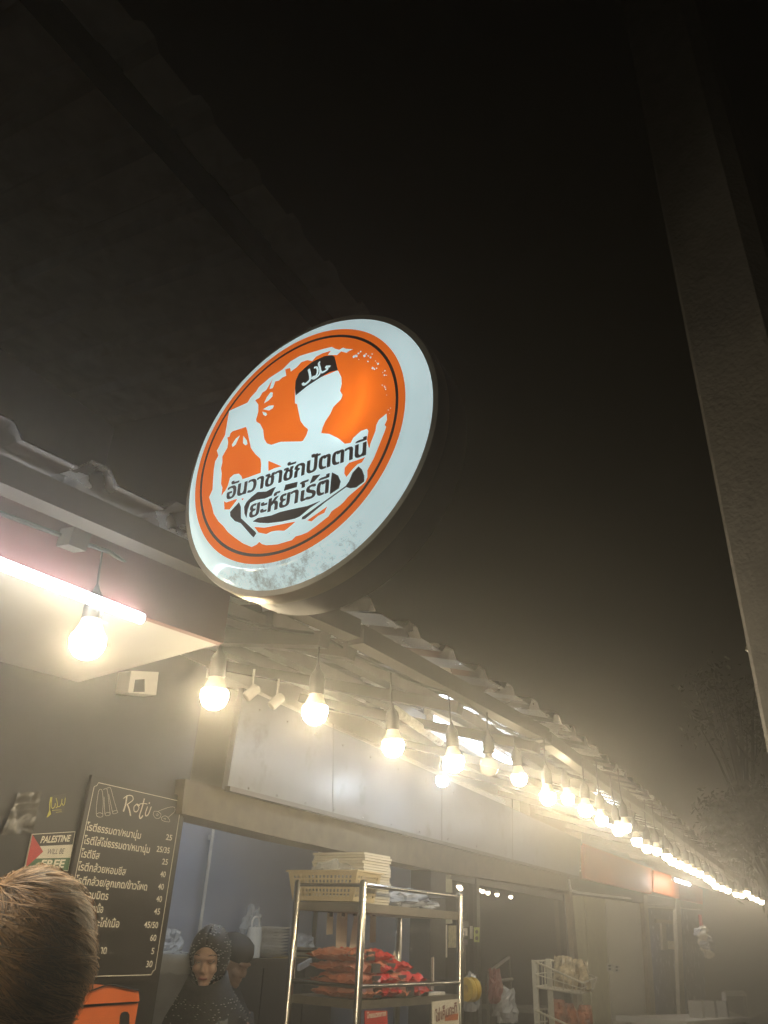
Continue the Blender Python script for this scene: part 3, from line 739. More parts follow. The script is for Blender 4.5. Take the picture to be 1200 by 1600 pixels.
def mrow(mb, body, a, b, size, bold=.015):
    A = F(a[0], a[1], .019); B = F(b[0], b[1], .019); w = (B - A).dot(FU)
    text_mesh(mb, body, A, FU, UP, FN, width=w, size=size, t=.0006, bold=bold)
m = MB()
for body, a, b in [('โรตีธรรมดา/หนานุ่ม', (133.8,1297), (220,1306)), ('โรตีใส่ไข่ธรรมดา/หนานุ่ม', (129.7,1318), (233.9,1328)), ('โรตีชีส', (125.2,1339), (155,1340)),
                   ('โรตีกล้วยหอมชีส', (120.7,1359.5), (196.3,1364)), ('โรตีกล้วย/ลูกเกด/ข้าวโพด', (116.9,1381), (229.4,1389)), ('โรตีรวมมิตร', (113.5,1402), (168.6,1404)),
                   ('องเนื้อ', (138,1425), (160.3,1425)), ('บะไก่/เนื้อ', (144.5,1447.5), (185.5,1448.6)), ('าด', (156,1490), (165.6,1490))]:
    m = MB(); mrow(m, body, a, b, .034); m.build('thai_lettering', M_letter, menu)
m = MB()
for body, x0, x1, y in [('25',705,748,497), ('25/35',640,732,580), ('25',678,718,668), ('40',665,703,755), ('40',650,690,842), ('40',637,677,928), ('45',622,663,1015), ('45/50',553,650,1108), ('60',595,637,1200), ('5',603,623,1292), ('30',567,610,1383)]:
    m = MB(); mrow(m, body, (100 + x0 / 4.444, 1200 + y / 4.444), (100 + x1 / 4.444, 1200 + y / 4.444), .029, .012); m.build('price_lettering', M_letter, menu)
K = lambda x, y: (100 + x / 4.444, 1200 + y / 4.444)
def kst(mb, pts, w): mb.ribbon([F(*K(p.x, p.y), .019) for p in smoothpath([V(a, b, 0) for a, b in pts], 5)], w, FN, .0006)
m = MB()
kst(m, [(436,195), (428,250), (412,302)], .0065); kst(m, [(412,212), (440,192), (472,194), (478,222), (440,252)], .0035); kst(m, [(438,250), (452,285), (462,332)], .0055)
kst(m, [(505,250), (486,270), (488,300), (506,302), (520,275), (505,250), (525,262)], .0036)
kst(m, [(558,212), (540,280), (524,330), (530,350), (548,330)], .005); kst(m, [(522,252), (548,246), (578,250)], .003)
kst(m, [(580,268), (566,310), (568,332), (585,322), (606,268)], .0042); kst(m, [(590,240), (594,247)], .006)
m.build('script_heading', M_letter, menu)
m = MB()
for q in ([(240,160), (228,240), (224,320), (240,340), (268,335), (268,300), (272,240), (265,160), (250,148), (240,160)], [(272,150), (285,145), (300,155), (318,300), (318,325), (290,330), (282,300), (278,200)],
          [(300,140), (322,138), (340,200), (366,290), (372,308), (345,318), (335,300), (310,180)], [(228,318), (248,310), (268,318)], [(284,318), (300,308), (318,312)], [(338,305), (352,296), (370,298)],
          None, [(625,300), (620,325), (640,350), (665,345), (672,320), (650,302), (625,300)], [(650,302), (720,275), (765,272), (768,300), (740,330)], [(675,345), (700,332), (722,345), (735,372), (705,372), (680,362), (675,345)], [(722,345), (760,310)], [(645,315), (655,325), (645,332), (640,322)], [(690,352), (705,350), (700,360)]):
    if q is None: m.build('roti_drawing', M_letter, menu); m = MB(); continue
    kst(m, q, .0012)
m.build('roti_drawing', M_letter, menu)

# ================================================================== POSTER, STICKERS
Q = lambda x, y, off=.006: F(x / 8, 1180 + y / 8, off)
ps = thing('flag_poster', 'flag poster reading PALESTINE WILL BE FREE on the dark wall beside the menu board', 'poster', Q(400, 1420))
MB().prism([Q(*p, .006) for p in [(400,985), (943,952), (852,1448), (308,1418)]], -FN * .004).build('backing', M_letter, ps)
m = MB(); m.prism([Q(*p, .008) for p in [(408,993), (934,961), (908,1116), (408,1140)]], -FN * .0015); m.build('black_stripe', mat('poster_black', (.02, .02, .018), .5), ps)
m = MB(); m.prism([Q(*p, .008) for p in [(408,1140.2), (908,1116.2), (880,1281), (362,1293)]], -FN * .0015); m.build('white_stripe', M_paper, ps)
m = MB(); m.prism([Q(*p, .008) for p in [(362,1293.2), (880,1281.2), (850,1438), (322,1414)]], -FN * .0015); m.build('green_stripe', mat('poster_green', (.035, .12, .05), .5), ps)
m = MB(); m.prism([Q(*p, .009) for p in [(408,995), (540,1205), (320,1408)]], -FN * .0008); m.build('red_triangle', mat('poster_red', (.50, .05, .05), .5), ps)
def ptxt(mb, body, a, b, h, shear, bold):
    A = Q(*a, .0085); B = Q(*b, .0085); ax = (B - A); w = ax.length; ax.normalize()
    text_mesh(mb, body, A, ax, UP + FU * shear, FN, width=w, size=h / 8 / 437 / .69, t=.0008, bold=bold)
m = MB(); ptxt(m, 'PALESTINE', (500,1097), (866,1077), 72, .12, .03); m.build('light_lettering', M_letter, ps); m = MB(); ptxt(m, 'FREE', (495,1410), (792,1402), 84, .12, .035); m.build('light_lettering', M_letter, ps)
m = MB(); ptxt(m, 'WILL BE', (578,1242), (790,1231), 60, .12, .0); m.build('dark_lettering', M_ink, ps)
m = MB(); m.prism([Q(*p, .012) for p in [(520,1425), (590,1400), (588,1545), (478,1498)]], -FN * .002); tag(m.build('paper_tag', M_paper), 'torn white paper tag taped under the flag poster', 'paper')
st = thing('sticker', 'small black sticker with yellow script and curling yellow edge above the flag poster', 'sticker', Q(640, 745))
MB().prism([Q(*p, .004) for p in [(640,512), (832,484), (800,718), (645,745)]], -FN * .003).build('backing', mat('sticker_dark', (.035, .033, .025), .4), st)
M_yel = mat('yellow_print', (.62, .58, .10), .5)
m = MB()
def qst(pts, w): m.ribbon([Q(p.x, p.y, .005) for p in smoothpath([V(a, b, 0) for a, b in pts], 4)], w, FN, .0006)
qst([(648,530), (640,640), (660,664), (685,640), (690,600)], .0025); qst([(700,535), (716,600), (712,650), (696,655)], .0025); qst([(716,640), (745,640), (768,600), (775,548)], .0025); qst([(775,600), (790,628), (808,600), (815,530)], .0022); qst([(650,692), (700,686), (770,684)], .0014); qst([(700,715), (770,706)], .0012)
m.prism([Q(*p, .007) for p in [(632,525), (655,525), (632,600), (625,680), (640,735), (600,772), (583,778), (618,690), (618,600)]], -FN * .001)
m.build('yellow_lettering', M_yel, st)
rows = []
for i in range(14):
    r_ = []
    for j in range(10):
        u = j / 9; v = i / 13
        x = (230 * (1 - u) + 530 * u) * (1 - v) + (15 * (1 - u) + 410 * u) * v; y = (470 * (1 - u) + 450 * u) * (1 - v) + (1000 * (1 - u) + 970 * u) * v
        r_.append(Q(x, y, .012 + .012 * noise.noise(V(u * 4, v * 6, 1))))
    rows.append(r_)
m = MB(); m.sheet(rows); m.sheet([[p - FN * .001 for p in r_[::-1]] for r_ in rows])
tag(m.build('plastic_sheet', mat('crumpled_sheet', (.09, .085, .075), .2, var=.5, scale=25), None, smooth=True), 'crumpled grey plastic sheet taped on the dark wall left of the yellow sticker', 'plastic sheet')

# ================================================================== ORANGE BOX
O = lambda x, y, off=.34: F(90 + x / 5.714, 1500 + y / 5.714, off)
ob = thing('delivery_box', 'orange plastic box with peaked lid and dark slot handle under the menu board', 'box', O(400, 571) - UP * .35)
q = [O(165,426), O(720,386), O(690,600), O(60,600)]; q[2] = q[1] - UP * .5; q[3] = q[0] - UP * .5
MB().prism([p for p in q], -FN * .30).build('body', M_orange, ob)
m = MB(); m.prism([O(162,402,.352), O(222,296,.352), O(465,228,.352), O(722,276,.352), O(732,368,.352)], -FN * .32); m.build('lid', M_orange, ob)
m = MB(); m.prism([O(168,428,.338), O(170,404,.338), O(724,371,.338), O(718,389,.338)], -FN * .29); m.build('lid_gap', M_black, ob)
m = MB(); m.prism([O(p[0], p[1], .3425) for p in [(555,571), (562,500), (575,470), (600,460), (628,464), (642,490), (640,571), (634,640), (552,640)]], -FN * .002); m.build('handle', M_dark, ob)
m = MB(); m.tube(smoothpath([O(215,298,.358), O(330,262,.358), O(465,222,.358), O(600,245,.358), O(722,272,.358)]), .0022, 6); m.build('cable_tie', M_black, ob)

# ================================================================== BACK OF THE SHOP
cab = thing('back_cabinet', 'black cabinet along the blue grey back wall carrying plates and trays', 'cabinet', PY(420, 1500, 3.35) - UP * 1.35)
zt = PY(420, 1499, 3.3).z; x0 = PY(243, 1500, 3.3).x - .1; x1 = PY(520, 1500, 3.3).x
m = MB(); m.box(((x0 + x1) / 2, 3.5, (zt + .12) / 2), (x1 - x0, .42, zt - .14)); m.build('body', mat('cabinet_black', (.025, .024, .025), .35), cab)
m = MB(); m.box(((x0 + x1) / 2, 3.49, zt - .004), (x1 - x0 + .03, .46, .02)); m.build('top', mat('cabinet_top', (.06, .05, .045), .4), cab)
m = MB()
for f in (.3, .55, .8): m.box((x0 + (x1 - x0) * f, 3.285, zt / 2 + .1), (.006, .008, zt - .3))
m.build('door_gap', M_black, cab)
yP = 3.42
def stand(px, y): p = PY(px, 1495, y); return V(p.x, y, zt + .006)
pl = thing('plate_stack', 'tall stack of white plates on the black back cabinet', 'plates', stand(418, yP))
c = ORG[pl]
for k in range(10):
    z0 = k * .019
    MB().lathe([(.05, z0), (.08, z0 + .001), (.136 + .004 * math.sin(k * 1.7), z0 + .014), (.141 + .004 * math.sin(k * 1.7), z0 + .019), (.13, z0 + .0185), (.075, z0 + .006), (0, z0 + .005)], c + V(.004 * math.sin(k * 2.3), .004 * math.cos(k * 1.3), 0), None, 28).build('plate', mat('plate_white', (.90, .90, .88), .3, var=.04), pl, auto=50)
def crumple(name, c, r, mt, lab, cat, seed=0, amp=.35, n=22, mm=14, freq=2.2, sq=.9, par=None):
    mb = MB(); c = Vector(c); b = MB().ball((0, 0, 0), 1.0, n, mm)
    for v in b.v:
        d = v.normalized() if v.length else v
        k = 1 + amp * noise.noise(d * freq + V(seed * 7.1, seed, 0)) + amp * .6 * noise.noise(d * freq * 2.7 + V(0, seed * 3.3, seed))
        p = V(d.x * r[0], d.y * r[1], d.z * r[2]) * k
        p.z = max(p.z, -r[2] * sq); mb.v.append(c + p + UP * r[2] * sq)
    mb.f = b.f; mb.m = b.m
    o = mb.build(name, mt, par, smooth=False)
    if par is None: tag(o, lab, cat)
    return o
M_bag = mat('white_bag', (.60, .62, .66), .35, bump=.4, bscale=30)
crumple('plastic_bag', stand(472, yP), (.10, .08, .08), M_bag, 'white knotted plastic bag on the trays right of the plate stack', 'bag', 2)
for k, (dz, col) in enumerate(((.0, M_black), (.018, M_whitepl), (.036, M_black), (.054, M_whitepl))):
    c = stand(476, 3.36) + UP * (dz - .0)
    o = MB().lathe([(.14, 0), (.165, .014), (.16, .0145), (.135, .002), (0, .002)], c, Matrix.Diagonal((1.05, .55, 1)), 28).build('tray', col, None, auto=40)
    tag(o, ['black tray, bottom of the tray pile right of the plates', 'white tray, second from the bottom of the tray pile', 'black tray, third from the bottom of the tray pile', 'white tray on top of the tray pile beside the plates'][k], 'tray', 'trays piled on the back cabinet')
crumple('plastic_bag', stand(388, 3.52) + UP * .0, (.10, .07, .15), M_film, 'tall clear plastic bag standing up left of the plate stack', 'bag', 5, .5)
m = MB(); c = stand(394, 3.40); m.tube(smoothpath([c + V(-.045, 0, .17), c + V(-.04, 0, .225), c + V(0, 0, .245), c + V(.04, 0, .225), c + V(.045, 0, .175)]), .006, 8); m.lathe([(.05, 0), (.055, .12), (.05, .18), (0, .185)], c, None, 16)
tag(m.build('jug', M_whitepl, None, auto=40), 'white jug with a loop handle squeezed in left of the plates', 'jug')
crumple('plastic_bag', stand(262, 3.42), (.09, .07, .075), M_film, 'clear plastic bag bundle on the cabinet beside the menu board', 'bag', 9, .45)
m = MB(); c = stand(446, 3.33); m.box(c + V(.05, 0, .004), (.36, .12, .008), Matrix.Rotation(.06, 3, 'Z')); tag(m.build('chopping_board', mat('worn_board', (.4, .28, .10), .5, var=.5, scale=12)), 'flat yellowish board lying on the cabinet before the plates', 'board')
m = MB(); p = PY(476, 1507, 3.1); m.box(p, (.16, .02, .035), Matrix.Rotation(-.25, 3, 'Y')); tag(m.build('cloth', M_bag), 'pale cloth hanging over the cabinet edge left of the rack', 'cloth')
# grey bin left of the woman
c = PY(268, 1492, 2.75); bn = thing('waste_bin', 'grey plastic bin with a clear liner left of the woman in the sequinned scarf', 'bin', V(c.x, c.y, .12))
MB().lathe([(.12, 0), (.16, c.z - .12), (.15, c.z - .12), (.11, .02), (0, .02)], (c.x, c.y, .12), Matrix.Diagonal((1, .8, 1)), 24).build('body', mat('grey_bin', (.17, .18, .20), .4), bn, auto=40)
rows = []
for i, (r0, z0) in enumerate(((.152, -.02), (.155, .012), (.168, .008), (.172, -.03), (.166, -.07))):
    rows.append([V(c.x + (r0 + .008 * noise.noise(V(math.cos(t) * 3, math.sin(t) * 3, i))) * math.cos(t), c.y + .8 * (r0 + .008 * noise.noise(V(math.cos(t) * 3, 7, math.sin(t) * 3))) * math.sin(t), c.z + z0 + .012 * noise.noise(V(math.cos(t) * 4, math.sin(t) * 4, 3 + i))) for t in [2 * math.pi * k / 30 for k in range(31)]])
MB().sheet(rows).build('liner', M_film, bn, smooth=True)

# ================================================================== SERVING COUNTER (mostly below the frame)
ct = thing('serving_counter', 'low steel serving counter in the shop opening below the window', 'counter', FS((s_open0 + s_open1) / 2, .12, -.1))
m = MB(); fbox(m, s_open0 + .01, s_open1 - .01, .12, .95, -.02, .45); m.build('body', mat('counter_steel', (.3, .3, .3), .4, .6), ct)
m = MB(); fbox(m, s_open0 + .01, s_open1 - .01, .953, .98, .04, .54); m.build('top', M_steel, ct)
crumple('plastic_bag', FS(S(421, 1590), PP(421, 1602, FP0 - FN * .25, FN).z - .03, -.25), (.07, .05, .05), M_film, 'clear plastic bag bulging beside the woman at the frame bottom', 'bag', 13, .5)

# ================================================================== STEEL RACK
FL = PZ(568, 1377, .2); FR_ = PZ(718, 1398, .195); RL = PZ(480, 1377, .19)
al = (FR_ - FL); al.z = 0; RW = al.length; al.normalize(); bk = V(-al.y, al.x, 0) * .37; RL = FL + bk
RR = FL + al * RW + bk
ra = thing('steel_rack', 'tall open stainless steel rack loaded with a basket, bags and red snack packs', 'rack', V(FL.x, FL.y, .12))
for p in (FL, FL + al * RW, RL, RR):
    m = MB(); m.lathe([(.017, 0), (.017, H + .195 - .12), (.012, H + .205 - .12), (0, H + .208 - .12)], (p.x, p.y, .12), None, 14); m.build('post', M_steel, ra, auto=40)
def rpt(a, b, z): q = FL + al * (RW * a) + bk * b; return V(q.x, q.y, H + z)
def rshelf(z, th, nm='shelf'):
    m = MB(); m.prism([rpt(0, .0, z), rpt(1, .0, z), rpt(1, 1, z), rpt(0, 1, z)], -UP * th); m.build(nm, mat('shelf_steel', (.34, .31, .26), .42, .8, var=.2), ra)
rshelf(.115, .035); rshelf(-.245, .03); rshelf(-.62, .03); rshelf(-1.2, .03)
for z in (.185, -.195):
    m = MB()
    for a, b in (((0, 0), (1, 0)), ((0, 0), (0, 1)), ((1, 0), (1, 1)), ((0, 1), (1, 1))): m.tube([rpt(*a, z), rpt(*b, z)], .009, 10)
    m.build('guard_rail', M_steel, ra, auto=40)
# perforated basket
bs = thing('perforated_basket', 'beige perforated plastic basket on the top shelf of the rack', 'basket', rpt(0, .5, .117))
yb = bk.normalized(); xb = al
bc = rpt(.10, .62, .117)
BL, BW, BH = .40, .19, .125
def perf(mb, p00, p10, p11, p01, nx, ny, mx=.07, my=.14, fill=.5):
    """panel with a grid of holes"""
    def P(u, v): return p00 * (1 - u) * (1 - v) + p10 * u * (1 - v) + p11 * u * v + p01 * (1 - u) * v
    us = [0]; 
    for i in range(nx):
        a = mx + (1 - 2 * mx) * i / nx; w = (1 - 2 * mx) / nx; us += [a + w * (1 - fill) / 2, a + w * (1 + fill) / 2]
    us.append(1); vs_ = [0]
    for i in range(ny):
        a = my + (1 - 2 * my) * i / ny; w = (1 - 2 * my) / ny; vs_ += [a + w * (1 - fill) / 2, a + w * (1 + fill) / 2]
    vs_.append(1)
    nrm = (p10 - p00).cross(p01 - p00).normalized() * .003
    for s_ in (0, 1):
        b = len(mb.v); W = len(us)
        for v in vs_:
            for u in us: mb.v.append(P(u, v) - nrm * s_)
        for i in range(len(vs_) - 1):
            for j in range(len(us) - 1):
                if i % 2 == 1 and j % 2 == 1: continue
                f = (b + i * W + j, b + i * W + j + 1, b + (i + 1) * W + j + 1, b + (i + 1) * W + j)
                mb.face(f if s_ == 0 else f[::-1])
m = MB()
def bcorn(a, b, top): 
    k = 1.0 if top else .86
    return bc + xb * (a * BW / 2 * k) + yb * (b * BL / 2 * k) + UP * (BH if top else .004)
cs = [(-1, 1), (-1, -1), (1, -1), (1, 1)]
for i in range(4):
    a, b = cs[i], cs[(i + 1) % 4]
    perf(m, bcorn(*a, 0), bcorn(*b, 0), bcorn(*b, 1), bcorn(*a, 1), 16 if i in (0, 2) else 8, 5, .06, .12, .62)
m.prism([bcorn(*c_, 0) for c_ in cs], UP * .004)
m.build('wall_mesh', M_beige, bs)
m = MB(); rp_ = [bcorn(*c_, 1) for c_ in cs]; 
for i in range(4):
    a, b = rp_[i], rp_[(i + 1) % 4]; m.bar(a - (b - a).normalized() * .008, b + (b - a).normalized() * .008, .018, .007)
m.build('rim', M_beige, bs)
o = crumple('plastic_cups', bc + UP * .03, (.07, .12, .07), M_film, 'clear plastic lids poking out of the beige basket', 'lids', 21, .4)
# stack of folded boxes
sk0 = rpt(.24, .60, .117)
for k in range(18):
    c = sk0 + UP * (.006 + k * .0118) + al * (.004 * math.sin(k * 2.1)) + yb * (.004 * math.cos(k * 1.4))
    R = Matrix((al, yb, UP)).transposed() @ Matrix.Rotation(.02 * math.sin(k * 3.1), 3, 'Z')
    o = MB().box(c, (.22, .30, .0098), R).build('folded_box', M_paper)
    tag(o, 'flat white folded carton in the tall stack behind the beige basket', 'carton', 'flat cartons stacked on the rack')
for i, (a, b, sx, sy, sz, l) in enumerate(((.50, .45, .10, .08, .03, 'clear plastic bag of cups next to the carton stack on the top shelf'), (.68, .40, .13, .09, .045, 'biggest clear plastic bag in the middle of the top shelf'), (.86, .42, .10, .08, .025, 'flat clear plastic bag at the right end of the top shelf'))):
    crumple('plastic_bag', rpt(a, b, .117), (sx, sy, sz), plastic_film('bag_film_%d' % i, (.7, .72, .75), .6) if i == 0 else MATS.get('bagf') or MATS.setdefault('bagf', plastic_film('bag_film', (.7, .72, .75), .6)), l, 'bag', 30 + i, .4)
# papers clipped under the top shelf
for i, (px, py, w, h, l) in enumerate(((517, 1448, 14, 26, 'leftmost'), (536, 1475, 24, 54, 'longest'), (556, 1482, 16, 62, 'tilted'), (584, 1456, 14, 36, 'rightmost'))):
    p = PP(px, 1419, rpt(0, .75, 0), bk.normalized()); sc_ = (p - CAM).length / FPX
    t = thing('hanging_note', {'leftmost': 'short paper note clipped leftmost under the top shelf of the rack', 'longest': 'large paper note clipped under the rack shelf, second from its left', 'tilted': 'tilted paper note clipped under the rack shelf, behind the front post', 'rightmost': 'dark clip with a narrow note, rightmost under the rack shelf'}[l], 'note', p)
    R = Matrix((al, yb, UP)).transposed() @ Matrix.Rotation({'tilted': .18}.get(l, -.04), 3, 'Y')
    MB().box(p - UP * (.02 + h * sc_ * .5), (w * sc_, .0015, h * sc_), R).build('paper', M_paper, t)
    MB().box(p - UP * .012, (.02, .012, .045), R).build('clip', M_black, t)
# red snack packs
M_pack = mat('orange_pack', (.56, .20, .12), .35, var=.2); 
def pack(a, b, z, lab, seed, w=.30, ln=.22, h=.04):
    c = rpt(a, b, z); t = thing('snack_pack', lab, 'snack pack', c, 'red snack packs piled on the middle shelf')
    def surf(s, nx, ny, u0, u1):
        rows = []
        for i in range(ny + 1):
            r_ = []
            for j in range(nx + 1):
                u = u0 + (u1 - u0) * j / nx; v = i / ny
                e = (max(0, 1 - (2 * u - 1) ** 4) * max(0, 1 - (2 * v - 1) ** 4)) ** .5
                zz = h * .5 + s * h * .5 * e + .020 * noise.noise(V(u * 8 + seed, v * 6, s * 3 + seed)) * (1 if s > 0 else .2) + .010 * noise.noise(V(u * 17 + seed, v * 17, seed))
                r_.append(c + al * ((u - .5) * w) + yb * ((v - .5) * ln + .015 * noise.noise(V(u * 3, seed, 0))) + UP * zz)
            rows.append(r_)
        return rows
    m = MB(); m.sheet(surf(1, 18, 14, .48, 1)); m.sheet([r_[::-1] for r_ in surf(-1, 18, 14, .48, 1)]); m.build('red_foil', M_red, t)
    m = MB(); m.sheet(surf(1, 12, 14, 0, .48)); m.sheet([r_[::-1] for r_ in surf(-1, 12, 14, 0, .48)]); m.build('printed_side', M_pack, t)
    m = MB(); p = c - yb * (ln * .47) + UP * h * .5; m.box(p - al * (w * .06), (.055, .01, h * .8), Matrix((al, yb, UP)).transposed()); m.build('dark_patch', M_ink, t)
pk = [(.20, .35, -.243, 'bottom red snack pack at the left of the pile'), (.22, .40, -.198, 'second red snack pack up at the left of the pile'), (.24, .45, -.153, 'third red snack pack up, half under the top one'), (.22, .5, -.108, 'top red snack pack of the pile on the rack'),
      (.50, .35, -.243, 'bottom red snack pack at the right of the pile'), (.47, .42, -.198, 'crumpled shiny red snack pack upon the right bottom pack'), (.40, .48, -.153, 'shiny red snack pack sliding off the right of the pile')]
for i, (a, b, z, l) in enumerate(pk): pack(a, b, z, l, i * 3.7, .34, .26, .043)
# wrapped food in paper, small stand, red card
t = thing('paper_pouch', 'brown food in a pointed white paper pouch on the middle shelf', 'food pouch', rpt(.68, .5, -.243))
c = ORG[t]; m = MB(); m.lathe([(.05, 0), (.065, .03), (.062, .08), (.045, .11), (.0, .12)], c, Matrix((al, yb * .7, UP)).transposed(), 16); m.build('filling', mat('fried_brown', (.42, .19, .08), .6, var=.3), t, auto=60)
m = MB(); a = c - yb * -.02; m.prism([a - al * .045 + UP * .075, a + al * .06 + UP * .03, a + al * .07 + UP * .0, a + al * .075 + UP * .06, a - al * .01 + UP * .175], yb * .004); m.build('paper_wrap', M_paper, t)
t = thing('card_holder', 'upright white card in a small holder on the rack rail', 'card holder', rpt(.78, .12, -.243))
c = ORG[t]; R = Matrix((al, yb, UP)).transposed() @ Matrix.Rotation(.7, 3, 'Z'); MB().box(c + UP * .09, (.055, .004, .13), R @ Matrix.Rotation(.1, 3, 'Y')).build('card', M_paper, t)
m = MB(); m.box(c + UP * .006, (.15, .05, .012), Matrix((al, yb, UP)).transposed()); m.bar(c + UP * .01, c + UP * .04, .01, .01); m.build('base', M_whitepl, t)
def rplane(px, py, k=.012): return PP(px, py, FL - bk.normalized() * (.012 + k), bk.normalized())
t = thing('price_sign', 'cream sign with brown Thai lettering hung on the right of the rack', 'sign', rplane(696, 1600))
R2 = lambda x, y, k=.012: rplane(560 + x / 6, 1480 + y / 6, k)
MB().prism([R2(694, 512), R2(940, 484), R2(945, 760), R2(694, 780)], yb * .004).build('board', M_paper, t)
m = MB()
A = R2(722, 702, .014); ax_ = (R2(925, 610, .014) - A); w = ax_.length; ax_.normalize()
text_mesh(m, 'ไข่เค็มกะทิ', A, ax_, (UP * 1.0 - al * .12), -yb, width=w, size=.058, t=.0006, bold=.02)
m.build('brown_lettering', mat('brown_print', (.20, .05, .03), .6), t)
m = MB(); m.prism([R2(815, 640, .0136), R2(935, 620, .0136), R2(935, 680, .0136), R2(812, 692, .0136)], yb * .0008); m.build('orange_patch', mat('orange_print', (.55, .17, .07), .6), t)
t = thing('red_card', 'red card with white lettering hanging below the middle shelf', 'card', rplane(588, 1600))
MB().prism([R2(60, 596), R2(270, 596), R2(275, 740), R2(60, 760)], yb * .003).build('card', mat('red_card', (.50, .035, .03), .5), t)
m = MB(); A = R2(80, 668, .0135); ax_ = R2(258, 642, .0135) - A; w = ax_.length; ax_.normalize(); text_mesh(m, 'โกยแตกกาก', A, ax_, UP, -yb, width=w, size=.026, t=.0006, bold=.02); m.build('white_lettering', M_letter, t)

# ================================================================== BY THE GLASS DOOR
def fsign(name, lab, cat, pts, mt, off=-.03, th=.004):
    o = MB().prism(fpoly(pts, off), -FN * th).build(name, mt); return tag(o, lab, cat)
fsign('door_notice', 'pale green notice plate high on the glass door frame', 'notice', [(692, 1367), (706, 1367), (707, 1395), (693, 1394)], mat('pale_green_plate', (.40, .42, .30), .5))
fsign('door_notice', 'small pale green plate lower on the glass door, above the white paper', 'notice', [(693, 1428), (706, 1427), (707, 1443), (693, 1444)], MATS['pale_green_plate'], -.03)
fsign('paper_strip', 'narrow white paper strip on the glass door left edge', 'paper', [(694, 1445), (699, 1445), (699, 1496), (695, 1496)], M_paper)
fsign('paper_sheet', 'yellowed printed sheet beside the white paper strip on the glass', 'paper', [(701, 1446), (713, 1446), (713, 1481), (701, 1481)], mat('yellow_sheet', (.45, .40, .22), .5, var=.5, scale=40))
t = thing('lock_sticker', 'upright green and white sticker on the door frame', 'sticker', F(745, 1473, .0))
MB().prism(fpoly([(741, 1449), (749.5, 1449), (749, 1472.5), (741, 1472)], -.012), -FN * .003).build('backing', mat('sticker_green', (.45, .52, .12), .5), t)
m = MB()
for cy_ in (1456, 1466): m.prism(fpoly([(745 + 2.4 * math.cos(k * math.pi / 5), cy_ + 3.2 * math.sin(k * math.pi / 5)) for k in range(10)], -.010), -FN * .001)
m.build('dark_marks', M_ink, t)
for i, (x, y, w, h) in enumerate(((727, 1433, 2.5, 6), (727, 1456, 3.5, 6), (727, 1472, 4, 4), (736.5, 1457, 2, 10))):
    fsign('glass_sticker', ['thin faint sticker, topmost on the left glass pane', 'white script sticker at mid height on the left glass pane', 'dull purple sticker low on the left glass pane', 'narrow white sticker nearest the door frame'][i], 'sticker', [(x - w, y - h), (x + w, y - h), (x + w, y + h), (x - w, y + h)], [M_dark, M_paper, mat('dull_purple', (.10, .06, .08), .5), M_paper][i], -.045, .002)
# yellow tape roll hanging in front of the door
c = F(727, 1546, .25); t = thing('tape_roll', 'fat yellow tape roll hanging beside the rack at the glass door', 'tape roll', c)
zx = (FU * .93 + FN * .36).normalized(); R = Matrix((UP, zx.cross(UP), zx)).transposed()
for dz in (-.035, .01):
    MB().lathe([(.025, 0), (.060, .002), (.064, .02), (.060, .036), (.025, .038), (.023, .02), (.025, 0)], c, R, 24, caps=False).build('roll', mat('yellow_tape', (.62, .42, .05), .35), t, auto=40)
    c = c + R @ V(0, 0, .04)
MB().tube([ORG[t] + UP * .08, ORG[t] + UP * .3], .003, 6).build('hook', M_steel, t)
# hand truck and bundles seen at the door
p0 = F(765, 1600, .2); sc_ = (p0 - CAM).length / FPX
t = thing('clothes_rail', 'thin grey metal trolley frame standing before the dark glass door', 'trolley', V(p0.x, p0.y, .12))
m = MB()
for a, b in (((762, 1520), (764, 1640)), ((795, 1495), (803, 1640)), ((762, 1520), (795, 1496)), ((763, 1535), (800, 1530))): m.tube([F(*a, .2), F(*b, .2)], .010, 8)
m.build('frame', M_purlin, t, auto=40)
crumple('bundle', F(772, 1568, .22), (.07, .05, .10), mat('red_bundle', (.22, .05, .045), .5, bump=.4), 'red wrapped bundle hanging on the grey trolley', 'bundle', 41, .4)
crumple('plastic_bag', F(790, 1598, .22), (.12, .07, .10), MATS['bagf'], 'pale tied plastic bag at the foot of the grey trolley', 'bag', 43, .5)
crumple('plastic_bag', F(735, 1580, .2), (.06, .05, .10), MATS['bagf'], 'pale plastic bag hanging under the yellow tape roll', 'bag', 45, .5)

